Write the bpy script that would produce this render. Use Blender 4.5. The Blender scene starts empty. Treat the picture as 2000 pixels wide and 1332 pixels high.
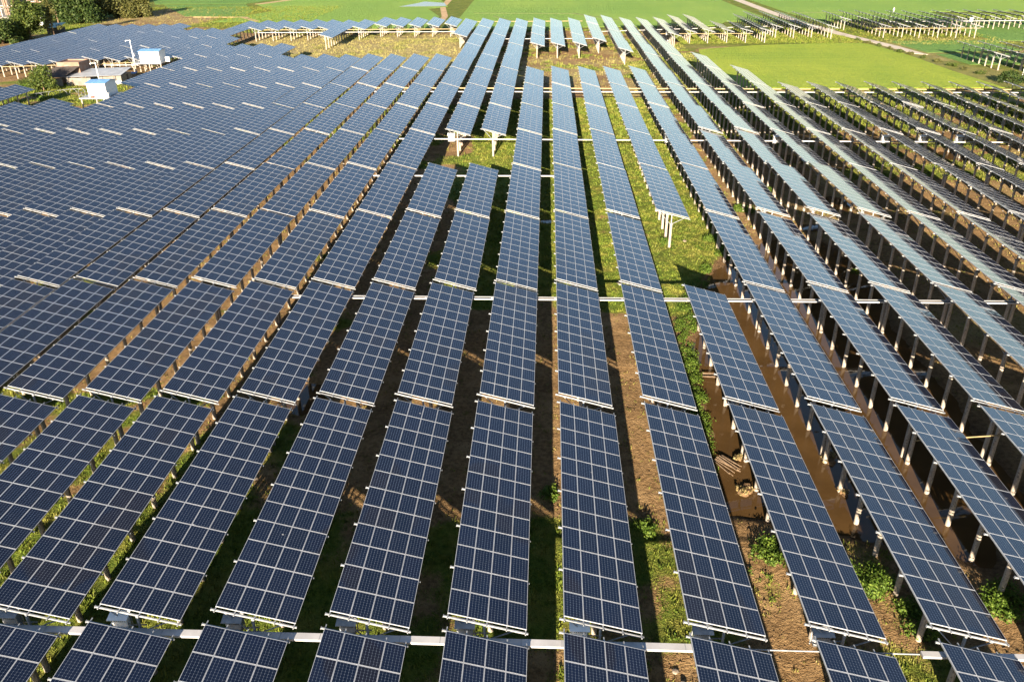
import bpy, math, random
import numpy as np
from mathutils import Vector, Matrix, Quaternion

random.seed(7); rng = np.random.default_rng(7)
scene = bpy.context.scene
COL = scene.collection
R = math.radians

# ------------------------------------------------------------------ camera
# z = 0 is the high edge of the solar tables; the ground lies about 4.7 m below it.
F_PX, PITCH, YAW, ROLL, CAM_H = 1584.27, R(27.5845), R(2.5576), R(-0.6284), 30.1826
fwd0 = Vector((-math.sin(YAW), math.cos(YAW), 0)); right0 = Vector((math.cos(YAW), math.sin(YAW), 0))
fwd = fwd0 * math.cos(PITCH) + Vector((0, 0, -math.sin(PITCH)))
up0 = fwd0 * math.sin(PITCH) + Vector((0, 0, math.cos(PITCH)))
c_, s_ = math.cos(ROLL), math.sin(ROLL)
cam_r = right0 * c_ + up0 * s_
cam_u = right0 * -s_ + up0 * c_
cam = bpy.data.cameras.new('camera'); cam_o = bpy.data.objects.new('camera', cam); COL.objects.link(cam_o)
cam_o.matrix_world = Matrix(((cam_r.x, cam_u.x, -fwd.x, 0), (cam_r.y, cam_u.y, -fwd.y, 0), (cam_r.z, cam_u.z, -fwd.z, CAM_H), (0, 0, 0, 1)))
cam.sensor_width = 36.0; cam.lens = F_PX / 2000 * 36; cam.clip_start = 0.5; cam.clip_end = 4000
scene.camera = cam_o

# ------------------------------------------------------------------ sky and sun
SUN_TO = Vector((-2.03, -17.8, 5.0)).normalized()
SUN_EL = math.asin(SUN_TO.z)
world = bpy.data.worlds.new("World"); scene.world = world; world.use_nodes = True
wt = world.node_tree; bg = wt.nodes['Background']
sky = wt.nodes.new('ShaderNodeTexSky'); sky.sky_type = 'NISHITA'; sky.sun_disc = False
sky.sun_elevation = SUN_EL; sky.sun_rotation = math.atan2(SUN_TO.x, SUN_TO.y)
sky.air_density = 1.0; sky.dust_density = 0.5; sky.ozone_density = 2.0
wt.links.new(sky.outputs[0], bg.inputs[0]); bg.inputs[1].default_value = 0.05
sun = bpy.data.lights.new('sun', 'SUN'); sun.energy = 5.0; sun.angle = R(0.5); sun.color = (1.0, 0.83, 0.62)
sun_o = bpy.data.objects.new('sun', sun); COL.objects.link(sun_o)
sun_o.rotation_euler = (-SUN_TO).to_track_quat('-Z', 'Y').to_euler(); sun_o.location = (0, -60, 60)
scene.view_settings.view_transform = 'Standard'; scene.view_settings.look = 'None'
scene.view_settings.gamma = 1.0; scene.view_settings.use_curve_mapping = False
scene.view_settings.exposure = 2.1
try:
    scene.cycles.max_bounces = 6; scene.cycles.diffuse_bounces = 2; scene.cycles.glossy_bounces = 3
    scene.cycles.transparent_max_bounces = 4; scene.cycles.use_denoising = True
    scene.cycles.caustics_reflective = False; scene.cycles.caustics_refractive = False
except Exception: pass

# ------------------------------------------------------------------ helpers
def tag(o, label=None, cat=None, group=None, kind=None):
    if label: o['label'] = label
    if cat: o['category'] = cat
    if group: o['group'] = group
    if kind: o['kind'] = kind
    return o
def link(name, me, parent=None, loc=(0, 0, 0), rot=(0, 0, 0)):
    o = bpy.data.objects.new(name, me); COL.objects.link(o)
    if parent: o.parent = parent
    o.location = loc; o.rotation_euler = rot
    return o
def empty(name, loc, rot=(0, 0, 0)):
    return link(name, None, None, loc, rot)

class MB:
    """collects boxes, tubes and faces; builds them as one mesh"""
    def __init__(s): s.v = []; s.f = []; s.m = []; s.uv = []
    def face(s, pts, m=0, uv=None):
        b = len(s.v); s.v += [tuple(p) for p in pts]; s.f.append(tuple(range(b, b + len(pts)))); s.m.append(m)
        s.uv.append(uv or [(0, 0)] * len(pts))
    def box(s, a, b, m=0, M=None):
        x0, y0, z0 = a; x1, y1, z1 = b
        P = [Vector(p) for p in ((x0,y0,z0),(x1,y0,z0),(x1,y1,z0),(x0,y1,z0),(x0,y0,z1),(x1,y0,z1),(x1,y1,z1),(x0,y1,z1))]
        if M is not None: P = [M @ p for p in P]
        for q in ((0,3,2,1),(4,5,6,7),(0,1,5,4),(1,2,6,5),(2,3,7,6),(3,0,4,7)): s.face([P[i] for i in q], m)
    def tube(s, a, b, r0, r1=None, n=8, m=0, cap=True):
        a = Vector(a); b = Vector(b); r1 = r0 if r1 is None else r1
        q = (b - a).to_track_quat('Z', 'Y')
        A = [a + q @ Vector((r0 * math.cos(2*math.pi*i/n), r0 * math.sin(2*math.pi*i/n), 0)) for i in range(n)]
        B = [b + q @ Vector((r1 * math.cos(2*math.pi*i/n), r1 * math.sin(2*math.pi*i/n), 0)) for i in range(n)]
        for i in range(n):
            j = (i + 1) % n; s.face([A[i], A[j], B[j], B[i]], m)
        if cap: s.face(B, m); s.face(A[::-1], m)
    def bar(s, a, b, w, h, m=0):
        """rectangular bar from a to b"""
        a = Vector(a); b = Vector(b); d = b - a; L = d.length
        M = Matrix.Translation(a) @ d.to_track_quat('Y', 'Z').to_matrix().to_4x4()
        s.box((-w/2, 0, -h/2), (w/2, L, h/2), m, M)
    def prism(s, poly, z0, z1, m=0):
        n = len(poly)
        s.face([(x, y, z1) for x, y in poly], m); s.face([(x, y, z0) for x, y in poly][::-1], m)
        for i in range(n):
            j = (i + 1) % n; (x0, y0), (x1, y1) = poly[i], poly[j]
            s.face([(x0,y0,z0),(x1,y1,z0),(x1,y1,z1),(x0,y0,z1)], m)
    def mesh(s, name, mats, smooth=False):
        me = bpy.data.meshes.new(name); me.from_pydata(s.v, [], s.f)
        for m in (mats if isinstance(mats, (list, tuple)) else [mats]): me.materials.append(m)
        me.polygons.foreach_set('material_index', s.m)
        uvl = me.uv_layers.new(name='uv')
        uvl.data.foreach_set('uv', [c for f in s.uv for p in f for c in p])
        if smooth: me.polygons.foreach_set('use_smooth', [True] * len(s.f))
        me.update(); return me
    def build(s, name, mats, parent=None, loc=(0,0,0), rot=(0,0,0), smooth=False):
        return link(name, s.mesh(name, mats, smooth), parent, loc, rot)

def np_mesh(name, V, Fq, mats, mi=None, uv=None):
    """fast mesh from numpy; Fq is (n,3) or (n,4)"""
    V = np.asarray(V, np.float32); Fq = np.asarray(Fq, np.int32); n, k = Fq.shape
    me = bpy.data.meshes.new(name)
    me.vertices.add(len(V)); me.vertices.foreach_set('co', V.ravel())
    me.loops.add(n * k); me.loops.foreach_set('vertex_index', Fq.ravel())
    me.polygons.add(n); me.polygons.foreach_set('loop_start', np.arange(0, n * k, k, dtype=np.int32))
    try: me.polygons.foreach_set('loop_total', np.full(n, k, np.int32))
    except Exception: pass
    for m in (mats if isinstance(mats, (list, tuple)) else [mats]): me.materials.append(m)
    if mi is not None: me.polygons.foreach_set('material_index', np.asarray(mi, np.int32))
    if uv is not None:
        l = me.uv_layers.new(name='uv'); l.data.foreach_set('uv', np.asarray(uv, np.float32).ravel())
    me.update(calc_edges=True); me.validate(); return me
def f_attr(me, name, vals):
    a = me.attributes.new(name, 'FLOAT', 'POINT'); a.data.foreach_set('value', np.asarray(vals, np.float32))

# value noise for terrain and scatter
def vnoise(x, y, seed=0):
    xi = np.floor(x).astype(np.int64); yi = np.floor(y).astype(np.int64); xf = x - xi; yf = y - yi
    def h(a, b):
        n = (a * 374761393 + b * 668265263 + seed * 1442695041) & 0xffffffff
        n = ((n ^ (n >> 13)) * 1274126177) & 0xffffffff
        return ((n ^ (n >> 16)) & 0xffff) / 65535.0
    u = xf * xf * (3 - 2 * xf); v = yf * yf * (3 - 2 * yf)
    return (h(xi, yi) * (1-u) + h(xi+1, yi) * u) * (1-v) + (h(xi, yi+1) * (1-u) + h(xi+1, yi+1) * u) * v
def fbm(x, y, seed=0, o=4):
    t = 0; a = .5; s = 0
    for i in range(o):
        t = t + a * vnoise(x * 2**i, y * 2**i, seed + i * 17); s += a; a *= .5
    return t / s
def sstep(a, b, x):
    t = np.clip((x - a) / (b - a), 0, 1); return t * t * (3 - 2 * t)
def zfar(y): return -0.0030 * np.maximum(0, y - 185.0)

def project(P):
    P = np.atleast_2d(np.asarray(P, float)) - np.array([0, 0, CAM_H])
    d = P @ np.array(fwd); x = P @ np.array(cam_r); y = P @ np.array(cam_u)
    d = np.where(d < .1, .1, d)
    return 1000 + F_PX * x / d, 666 - F_PX * y / d

# ------------------------------------------------------------------ materials
class NT:
    def __init__(s, name):
        s.m = bpy.data.materials.new(name); s.m.use_nodes = True; s.t = s.m.node_tree
        s.b = s.t.nodes['Principled BSDF']
    def n(s, typ, **kw):
        nd = s.t.nodes.new(typ)
        for k, v in kw.items():
            if k.startswith('i_'):
                key = k[2:]; key = int(key) if key.isdigit() else key.replace('_', ' ')
                if hasattr(v, 'is_linked') or isinstance(v, bpy.types.NodeSocket): s.t.links.new(v, nd.inputs[key])
                else: nd.inputs[key].default_value = v
            else: setattr(nd, k, v)
        return nd
    def math(s, op, a, b=None, c=None, clamp=False):
        nd = s.t.nodes.new('ShaderNodeMath'); nd.operation = op; nd.use_clamp = clamp
        for i, v in enumerate((a, b, c)):
            if v is None: continue
            if isinstance(v, bpy.types.NodeSocket): s.t.links.new(v, nd.inputs[i])
            else: nd.inputs[i].default_value = v
        return nd.outputs[0]
    def mix(s, f, a, b):
        nd = s.t.nodes.new('ShaderNodeMix'); nd.data_type = 'RGBA'
        for i, v in ((0, f), (6, a), (7, b)):
            if isinstance(v, bpy.types.NodeSocket): s.t.links.new(v, nd.inputs[i])
            else: nd.inputs[i].default_value = v if not isinstance(v, tuple) else (*v, 1)[:4]
        return nd.outputs[2]
    def noise(s, vec, scale, detail=3, rough=.55):
        nd = s.n('ShaderNodeTexNoise'); nd.inputs['Scale'].default_value = scale; nd.inputs['Detail'].default_value = detail
        nd.inputs['Roughness'].default_value = rough
        if vec is not None: s.t.links.new(vec, nd.inputs['Vector'])
        return nd.outputs[0]
    def ramp(s, f, lo, hi):
        nd = s.n('ShaderNodeMapRange'); nd.interpolation_type = 'SMOOTHSTEP'
        nd.inputs[1].default_value = lo; nd.inputs[2].default_value = hi; s.t.links.new(f, nd.inputs[0]); return nd.outputs[0]
    def set(s, **kw):
        for k, v in kw.items():
            key = k.replace('_', ' ')
            if isinstance(v, bpy.types.NodeSocket): s.t.links.new(v, s.b.inputs[key])
            else: s.b.inputs[key].default_value = (*v, 1)[:4] if isinstance(v, tuple) else v
        return s
    def bump(s, h, strength=.5, dist=.1):
        nd = s.n('ShaderNodeBump'); nd.inputs['Strength'].default_value = strength; nd.inputs['Distance'].default_value = dist
        s.t.links.new(h, nd.inputs['Height']); s.t.links.new(nd.outputs[0], s.b.inputs['Normal'])

def simple(name, col, rough=.6, var=.25, scale=3.0, metal=0.0, spec=.4):
    k = NT(name); pos = k.n('ShaderNodeNewGeometry').outputs['Position']
    f = k.noise(pos, scale, 4)
    f2 = k.ramp(f, .3, .7)
    a = tuple(c * (1 - var) for c in col); b = tuple(min(1, c * (1 + var * .6)) for c in col)
    k.set(Base_Color=k.mix(f2, a, b), Roughness=rough, Metallic=metal, Specular_IOR_Level=spec)
    return k.m

M = {}
M['frame'] = simple('anodised_aluminium', (.40, .42, .45), .42, .12, 2)
M['galv'] = simple('galvanised_steel', (.25, .265, .285), .45, .2, 4)
M['white'] = simple('white_paint', (.80, .80, .79), .5, .06, 1.5)
M['tray'] = simple('white_tray', (.42, .42, .43), .5, .12, 1.2)
M['backsheet'] = simple('backsheet', (.20, .205, .215), .6, .1, 1)
M['bluemetal'] = simple('blue_roof_sheet', (.14, .30, .55), .4, .15, 1)
M['greysheet'] = simple('grey_roof_sheet', (.27, .29, .32), .45, .15, .6)
M['greenroof'] = simple('pale_green_roof_sheet', (.22, .34, .30), .45, .15, .6)
M['net'] = simple('black_shade_net', (.045, .038, .036), .9, .3, 2)
M['render'] = simple('grey_cement_wall', (.20, .18, .155), .8, .25, 1)
M['dark'] = simple('dark_opening', (.03, .03, .03), .7, .2, 1)
M['yellow'] = simple('yellowed_pipe', (.30, .235, .12), .5, .15, 1)
M['wood'] = simple('weathered_wood', (.22, .155, .10), .85, .35, 6)
M['rope'] = simple('pale_stone', (.24, .20, .16), .8, .3, 3)
M['tarp'] = simple('blue_tarpaulin', (.04, .16, .42), .5, .2, 2)
M['red'] = simple('red_plastic', (.5, .08, .06), .5, .1, 2)
M['bark'] = simple('bark', (.16, .11, .07), .9, .35, 5)
M['skin'] = simple('skin', (.45, .28, .2), .6, .05, 2)

def concrete():
    k = NT('pile_concrete'); pos = k.n('ShaderNodeNewGeometry').outputs['Position']
    mp = k.n('ShaderNodeMapping'); mp.inputs['Scale'].default_value = (3, 3, .8); k.t.links.new(pos, mp.inputs[0])
    f = k.ramp(k.noise(mp.outputs[0], 2.2, 5, .65), .38, .72)
    f2 = k.ramp(k.noise(pos, 9, 3), .5, .75)
    c = k.mix(f, (.40, .35, .295), (.26, .23, .195)); c = k.mix(f2, c, (.11, .097, .083))
    k.set(Base_Color=c, Roughness=.85, Specular_IOR_Level=.2); return k.m
M['concrete'] = concrete()

def brick():
    k = NT('brick'); tc = k.n('ShaderNodeTexCoord').outputs['Object']
    b = k.n('ShaderNodeTexBrick'); b.inputs['Scale'].default_value = 4.0
    mp = k.n('ShaderNodeMapping'); mp.inputs['Rotation'].default_value = (R(90), 0, 0); k.t.links.new(tc, mp.inputs[0])
    k.t.links.new(mp.outputs[0], b.inputs['Vector'])
    b.inputs['Color1'].default_value = (.20, .105, .07, 1); b.inputs['Color2'].default_value = (.25, .145, .10, 1); b.inputs['Mortar'].default_value = (.24, .21, .19, 1)
    b.inputs['Mortar Size'].default_value = .012
    f = k.ramp(k.noise(tc, .8, 4), .35, .75)
    k.set(Base_Color=k.mix(f, b.outputs[0], (.25, .19, .155)), Roughness=.9, Specular_IOR_Level=.15); return k.m
M['brick'] = brick()

def cells():
    """glass over mono-crystalline cells: 6 x 10 cells per module, uv counts modules"""
    k = NT('solar_cells')
    uv = k.n('ShaderNodeUVMap'); uv.uv_map = 'uv'
    sep = k.n('ShaderNodeSeparateXYZ'); k.t.links.new(uv.outputs[0], sep.inputs[0])
    u, v = sep.outputs[0], sep.outputs[1]
    oi = k.n('ShaderNodeObjectInfo').outputs['Random']
    fu, fv = k.math('FLOOR', u), k.math('FLOOR', v)
    cmb = k.n('ShaderNodeCombineXYZ'); k.t.links.new(fu, cmb.inputs[0]); k.t.links.new(fv, cmb.inputs[1])
    k.t.links.new(k.math('MULTIPLY', oi, 917.0), cmb.inputs[2])
    wn = k.n('ShaderNodeTexWhiteNoise'); k.t.links.new(cmb.outputs[0], wn.inputs[0]); rnd = wn.outputs[0]
    pos = k.n('ShaderNodeNewGeometry').outputs['Position']
    mp = k.n('ShaderNodeMapping'); mp.inputs['Scale'].default_value = (.17, .10, .17); k.t.links.new(pos, mp.inputs[0])
    clus = k.noise(mp.outputs[0], 1.0, 1)
    val = k.math('ADD', clus, k.math('MULTIPLY', rnd, .22))
    purple = k.ramp(val, .735, .765)
    base = k.mix(rnd, (.0022, .0048, .0165), (.0032, .0070, .0235))
    base = k.mix(purple, base, (.0064, .0060, .0125))
    # cell grid
    cu = k.math('FRACT', k.math('MULTIPLY', k.math('FRACT', u), 6.0)); cv = k.math('FRACT', k.math('MULTIPLY', k.math('FRACT', v), 10.0))
    du = k.math('MINIMUM', cu, k.math('SUBTRACT', 1.0, cu)); dv = k.math('MINIMUM', cv, k.math('SUBTRACT', 1.0, cv))
    lu = k.math('LESS_THAN', du, .026); lv = k.math('LESS_THAN', dv, .018)
    dia = k.math('LESS_THAN', k.math('ADD', du, dv), .13)
    g = k.math('MAXIMUM', k.math('MAXIMUM', k.math('MULTIPLY', lu, .75), k.math('MULTIPLY', lv, .42)), k.math('MULTIPLY', dia, .95))
    # faint busbars along the module
    bb = k.math('ABSOLUTE', k.math('SUBTRACT', k.math('FRACT', k.math('MULTIPLY', cu, 3.0)), .5))
    g = k.math('MAXIMUM', g, k.math('MULTIPLY', k.math('LESS_THAN', bb, .04), .10))
    col = k.mix(g, base, (.14, .17, .22))
    # light dust, a little uneven
    dust = k.ramp(k.noise(pos, .9, 4, .6), .35, .8)
    col = k.mix(k.math('MULTIPLY', dust, .010), col, (.34, .30, .25))
    vo = k.n('ShaderNodeTexVoronoi'); vo.inputs['Scale'].default_value = 1.0
    mp2 = k.n('ShaderNodeMapping'); mp2.inputs['Scale'].default_value = (.34, .62, .62); k.t.links.new(pos, mp2.inputs[0]); k.t.links.new(mp2.outputs[0], vo.inputs[0])
    speck = k.math('MULTIPLY', k.math('LESS_THAN', vo.outputs['Distance'], k.math('MULTIPLY', k.noise(pos, 9, 2), .055)), k.math('LESS_THAN', k.n('ShaderNodeSeparateColor', i_0=vo.outputs['Color']).outputs[0], .22))
    col = k.mix(k.math('MULTIPLY', speck, .8), col, (.5, .5, .48))
    k.set(Base_Color=col, Roughness=k.math('ADD', .05, k.math('MULTIPLY', dust, .04)), IOR=1.5, Specular_IOR_Level=.5)
    return k.m
M['cells'] = cells()

def leaf(name, c1, c2, c3, scale=1.2):
    k = NT(name); g = k.n('ShaderNodeNewGeometry'); pos = g.outputs['Position']
    f = k.ramp(k.noise(pos, scale, 3), .35, .65); r = g.outputs['Random Per Island']
    c = k.mix(f, c1, c2); c = k.mix(k.ramp(r, .55, 1.0), c, c3)
    k.set(Base_Color=c, Roughness=.6, Specular_IOR_Level=.25, Subsurface_Weight=0.0)
    tr = k.n('ShaderNodeBsdfTranslucent'); k.t.links.new(c, tr.inputs[0])
    mx = k.n('ShaderNodeMixShader'); mx.inputs[0].default_value = .28
    out = k.t.nodes['Material Output']
    k.t.links.new(k.b.outputs[0], mx.inputs[1]); k.t.links.new(tr.outputs[0], mx.inputs[2]); k.t.links.new(mx.outputs[0], out.inputs[0])
    return k.m
M['leaf_dark'] = leaf('dark_leaves', (.020, .042, .010), (.040, .072, .015), (.075, .105, .022))
M['leaf_mid'] = leaf('mid_leaves', (.036, .060, .011), (.068, .105, .018), (.115, .14, .028))
M['leaf_olive'] = leaf('olive_leaves', (.062, .072, .020), (.105, .11, .03), (.155, .145, .045))
M['leaf_lush'] = leaf('lush_leaves', (.045, .088, .010), (.085, .15, .017), (.14, .20, .03), 2.5)
M['leaf_straw'] = leaf('straw_leaves', (.26, .19, .085), (.34, .27, .13), (.2, .2, .07), 2.5)

# ------------------------------------------------------------------ terrain
BASIN = [(10.8,41.5),(12.2,48.8),(12.9,58.9),(14.0,69.3),(15.8,77.6),(18.8,85.2),(22.0,91.0),(27.1,94.3),(33.3,94.4),(36.6,86.3),(34.0,73.0),(33.4,62.8),(33.6,52.6),(33.0,44.7),(27.2,37.6),(20.7,39.6),(16.7,41.6),(13.2,42.0)]
PUDDLES = [(-19.6,56.6,2.2,2.6),(0.2,100.6,1.0,1.0),(33.7,98.4,2.0,1.6),(37.3,178.4,1.3,1.2),(43.6,177.8,1.5,1.3),(40.2,131,1.6,3.0),(-23.7,91.0,.9,.9),(55,136,2.2,5),(66,132,2.5,4),(40,108,1.6,4)]
def poly_sd(poly, x, y):
    """signed distance, positive inside"""
    d = np.full(x.shape, 1e9); ins = np.zeros(x.shape, bool); n = len(poly)
    for i in range(n):
        x0, y0 = poly[i]; x1, y1 = poly[(i+1) % n]; ex, ey = x1-x0, y1-y0
        t = np.clip(((x-x0)*ex + (y-y0)*ey) / (ex*ex+ey*ey), 0, 1)
        d = np.minimum(d, np.hypot(x-x0-t*ex, y-y0-t*ey))
        cond = ((y0 > y) != (y1 > y)) & (x < (x1-x0)*(y-y0)/(y1-y0+1e-12) + x0); ins ^= cond
    return np.where(ins, d, -d)
def hbase(y): return -4.72 + 0.37 * sstep(110, 165, y) + zfar(y)
WATER_Z = -4.97
def hground(x, y):
    x = np.asarray(x, float); y = np.asarray(y, float)
    amp = 1 - sstep(125, 172, y)
    h = hbase(y) + amp * ((fbm(x/6, y/6, 3) - .5) * .36 + (fbm(x/.9, y/.9, 9, 3) - .5) * .20)
    sd = poly_sd(BASIN, x, y) + (fbm(x/2.2, y/2.2, 31) - .5) * 1.5 + .05
    k = sstep(-.4, 1.1, sd)
    h = h - k * (.44 + .30 * (fbm(x/3.5, y/3.5, 77) - .45) * 2)
    for px, py, rx, ry in PUDDLES:
        rr = np.hypot((x-px)/rx, (y-py)/ry) + (fbm(x/1.2, y/1.2, 5) - .5) * .7
        h = h - .40 * (1 - sstep(.5, 1.25, rr))
    return h
def box_w(x, y, x0, x1, y0, y1, e=3.0):
    return sstep(x0-e, x0+e, x) * (1-sstep(x1-e, x1+e, x)) * sstep(y0-e, y0+e, y) * (1-sstep(y1-e, y1+e, y))
def cover(x, y):
    """how green / how straw-dry the ground is"""
    x = np.asarray(x, float); y = np.asarray(y, float)
    g = np.full(x.shape, .38)
    g += box_w(x, y, -12, 24, 73, 178) * .38
    g += box_w(x, y, -22, 22, 105, 135) * .15
    g += box_w(x, y, -60, 12, 5, 42) * .24
    g += box_w(x, y, -60, -18, 20, 58) * .22
    g -= box_w(x, y, -15, 13, 43, 71) * .36
    g -= box_w(x, y, -75, -14, 50, 125) * .18
    g -= box_w(x, y, 26, 80, 38, 118) * .34
    g -= box_w(x, y, 4, 40, 10, 37) * .05
    g += box_w(x, y, 30, 110, 150, 185) * .25
    g -= box_w(x, y, -30, 24, 186, 245) * .05
    g -= box_w(x, y, -92, -23, 238, 285) * .06
    g -= box_w(x, y, -176, -132, 312, 385, 8) * .95
    g -= box_w(x, y, -134, -108, 298, 316, 6) * .8
    g += box_w(x, y, 22, 45, 180, 262) * .25
    g += sstep(290, 305, y) * .7
    g += box_w(x, y, 40, 150, 255, 305) * .35
    g += box_w(x, y, 96, 160, 185, 275) * .25
    g += box_w(x, y, -200, -95, 140, 205) * .12
    g = g + (fbm(x/5, y/5, 41) - .5) * .85 + (fbm(x/22, y/22, 57) - .5) * .5
    green = sstep(.33, .62, g)
    d = .22 + box_w(x, y, -95, -20, 215, 288) * .42 + box_w(x, y, -30, 60, 180, 262) * .28 + box_w(x, y, 96, 150, 190, 275) * .35
    d += box_w(x, y, 26, 90, 60, 150) * .14 + box_w(x, y, -176, -130, 312, 385, 8) * .30 + box_w(x, y, -100, -20, 225, 290) * .2
    dry = sstep(.35, .75, d + (fbm(x/7, y/7, 91) - .5) * .8)
    sd = poly_sd(BASIN, x, y)
    wet = sstep(-1.5, .8, sd)
    green = green * (1 - wet); dry = dry * (1 - wet)
    return green, dry, wet

def ground_mat(name='ground_cover', tuft=False):
    k = NT(name); pos = k.n('ShaderNodeNewGeometry').outputs['Position']
    at = lambda n: k.n('ShaderNodeAttribute', attribute_name=n).outputs['Fac']
    gr, dr, we = at('green'), at('dry'), at('wet')
    n1 = k.noise(pos, .55, 5, .6); n2 = k.noise(pos, 3.2, 4, .6); n3 = k.noise(pos, 11, 3, .6)
    soil = k.mix(k.ramp(n2, .3, .7), (.15, .092, .042), (.30, .195, .095))
    soil = k.mix(k.ramp(n1, .45, .75), soil, (.35, .235, .118))
    grass = k.mix(k.ramp(n2, .3, .7), (.062, .108, .014), (.135, .170, .024))
    grass = k.mix(k.ramp(n1, .42, .7), grass, (.20, .20, .04))
    straw = k.mix(k.ramp(n2, .3, .7), (.25, .20, .085), (.38, .32, .15))
    c = k.mix(dr, soil, straw)
    gg = k.math('ADD', gr, k.math('MULTIPLY', k.math('SUBTRACT', n3, .5), 1.1), clamp=True)
    gg = k.ramp(gg, .30, .62)
    gf = k.mix(k.math('MULTIPLY', dr, .45), grass, straw)
    c = k.mix(gg, c, gf)
    damp = k.ramp(k.noise(pos, .16, 4, .6), .42, .68)
    c = k.mix(k.math('MULTIPLY', damp, .45), c, k.mix(.5, c, (.05, .034, .02)))
    mud = k.mix(k.ramp(n2, .3, .7), (.055, .034, .018), (.13, .08, .042))
    c = k.mix(k.math('MULTIPLY', we, .85), c, mud)
    k.set(Base_Color=c, Roughness=.95, Specular_IOR_Level=.12)
    if not tuft:
        vo = k.n('ShaderNodeTexVoronoi'); vo.feature = 'DISTANCE_TO_EDGE'; vo.inputs['Scale'].default_value = 1.9
        nz = k.n('ShaderNodeTexNoise'); nz.inputs['Scale'].default_value = 1.3
        k.t.links.new(pos, nz.inputs[0])
        add = k.n('ShaderNodeVectorMath', operation='ADD'); k.t.links.new(pos, add.inputs[0]); k.t.links.new(nz.outputs[1], add.inputs[1])
        k.t.links.new(add.outputs[0], vo.inputs[0])
        cr = k.ramp(vo.outputs[0], .0, .16)
        h = k.math('ADD', k.math('MULTIPLY', cr, .16), k.math('ADD', n2, k.math('MULTIPLY', n3, .9)))
        k.bump(h, .8, .2)
    return k.m
M['ground'] = ground_mat()

def axis(lo, hi, spec):
    """non uniform axis: list of (until, step)"""
    a = [lo]
    for until, st in spec:
        while a[-1] < until - 1e-6: a.append(a[-1] + st)
    return np.array(a)
gx = np.concatenate([-axis(66, 900, [(120, 3), (300, 8), (900, 60)])[::-1][:-1], np.arange(-66, 66.01, .45), axis(66, 900, [(150, 3), (300, 8), (900, 60)])[1:]])
gy = axis(-60, 2500, [(10, 5), (115, .45), (185, 1.1), (320, 3), (480, 10), (2500, 120)])
GX, GY = np.meshgrid(gx, gy); GZ = hground(GX, GY)
nx, ny = len(gx), len(gy)
idx = np.arange(nx * ny).reshape(ny, nx)
Fg = np.stack([idx[:-1, :-1], idx[:-1, 1:], idx[1:, 1:], idx[1:, :-1]], -1).reshape(-1, 4)
gm = np_mesh('ground', np.stack([GX, GY, GZ], -1).reshape(-1, 3), Fg, M['ground'])
gr_, dr_, we_ = cover(GX.ravel(), GY.ravel())
f_attr(gm, 'green', gr_); f_attr(gm, 'dry', dr_); f_attr(gm, 'wet', we_)
gm.polygons.foreach_set('use_smooth', [True] * len(gm.polygons))
tag(link('ground', gm), kind='structure')

def water_mat(name, col, rough=.03):
    k = NT(name); pos = k.n('ShaderNodeNewGeometry').outputs['Position']
    f = k.ramp(k.noise(pos, .35, 4), .3, .7)
    k.set(Base_Color=k.mix(f, col, tuple(c*.72 for c in col)), Roughness=rough, IOR=1.33, Specular_IOR_Level=.5)
    k.bump(k.noise(pos, 2.5, 2), .04, .05); return k.m
M['water'] = water_mat('muddy_water', (.085, .049, .019))
M['water_far'] = water_mat('flooded_field', (.12, .10, .07), .2)
mb = MB(); mb.face([(x, y, WATER_Z) for x, y in [(8,34),(38,34),(40,98),(16,98),(9,60)]])
tag(mb.build('water', M['water']), kind='structure')
for px, py, rx, ry in PUDDLES:
    z = float(hbase(np.array(py))) - .16
    mb = MB(); mb.face([(px + rx*1.3*math.cos(a), py + ry*1.3*math.sin(a), z) for a in np.linspace(0, 2*math.pi, 20, endpoint=False)])
    tag(mb.build('water', M['water']), kind='structure')

# ------------------------------------------------------------------ far fields (crops stand a little above the ground)
def crop_mat(name, c1, c2, c3, s=.25):
    k = NT(name); pos = k.n('ShaderNodeNewGeometry').outputs['Position']
    mp = k.n('ShaderNodeMapping'); mp.inputs['Scale'].default_value = (1, .45, 1); k.t.links.new(pos, mp.inputs[0])
    n1 = k.ramp(k.noise(mp.outputs[0], s * .25, 4), .35, .65); n2 = k.ramp(k.noise(pos, s * 5, 4, .7), .35, .7); n3 = k.noise(pos, 3.5, 3, .7)
    c = k.mix(n1, c1, c2); c = k.mix(k.math('MULTIPLY', n2, .55), c, c3)
    mr = k.n('ShaderNodeMapping'); mr.inputs['Scale'].default_value = (.03, .9, 1); k.t.links.new(pos, mr.inputs[0])
    rows = k.ramp(k.noise(mr.outputs[0], s * 2.2, 3), .42, .62); big = k.ramp(k.noise(pos, s * .07, 3), .38, .62)
    c = k.mix(k.math('MULTIPLY', rows, .30), c, c2); c = k.mix(k.math('MULTIPLY', big, .35), c, c3)
    k.set(Base_Color=c, Roughness=.85, Specular_IOR_Level=.12)
    k.bump(k.math('ADD', n3, n2), .9, .35); return k.m
M['paddy'] = crop_mat('ripening_rice', (.25, .34, .040), (.36, .41, .050), (.17, .27, .036))
M['field'] = crop_mat('green_rice', (.17, .29, .055), (.23, .34, .065), (.15, .27, .055), .15)
M['field2'] = crop_mat('deep_green_rice', (.11, .22, .05), (.15, .255, .058), (.10, .20, .048), .15)
M['path'] = simple('concrete_path', (.46, .40, .33), .9, .2, .6)
M['bank'] = simple('grassy_bank', (.16, .20, .05), .95, .4, .7)
M['dirt'] = simple('dirt', (.40, .27, .14), .95, .3, .7)
M['reeds'] = crop_mat('dry_reeds', (.30, .19, .09), (.24, .16, .075), (.17, .16, .06), .5)
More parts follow.
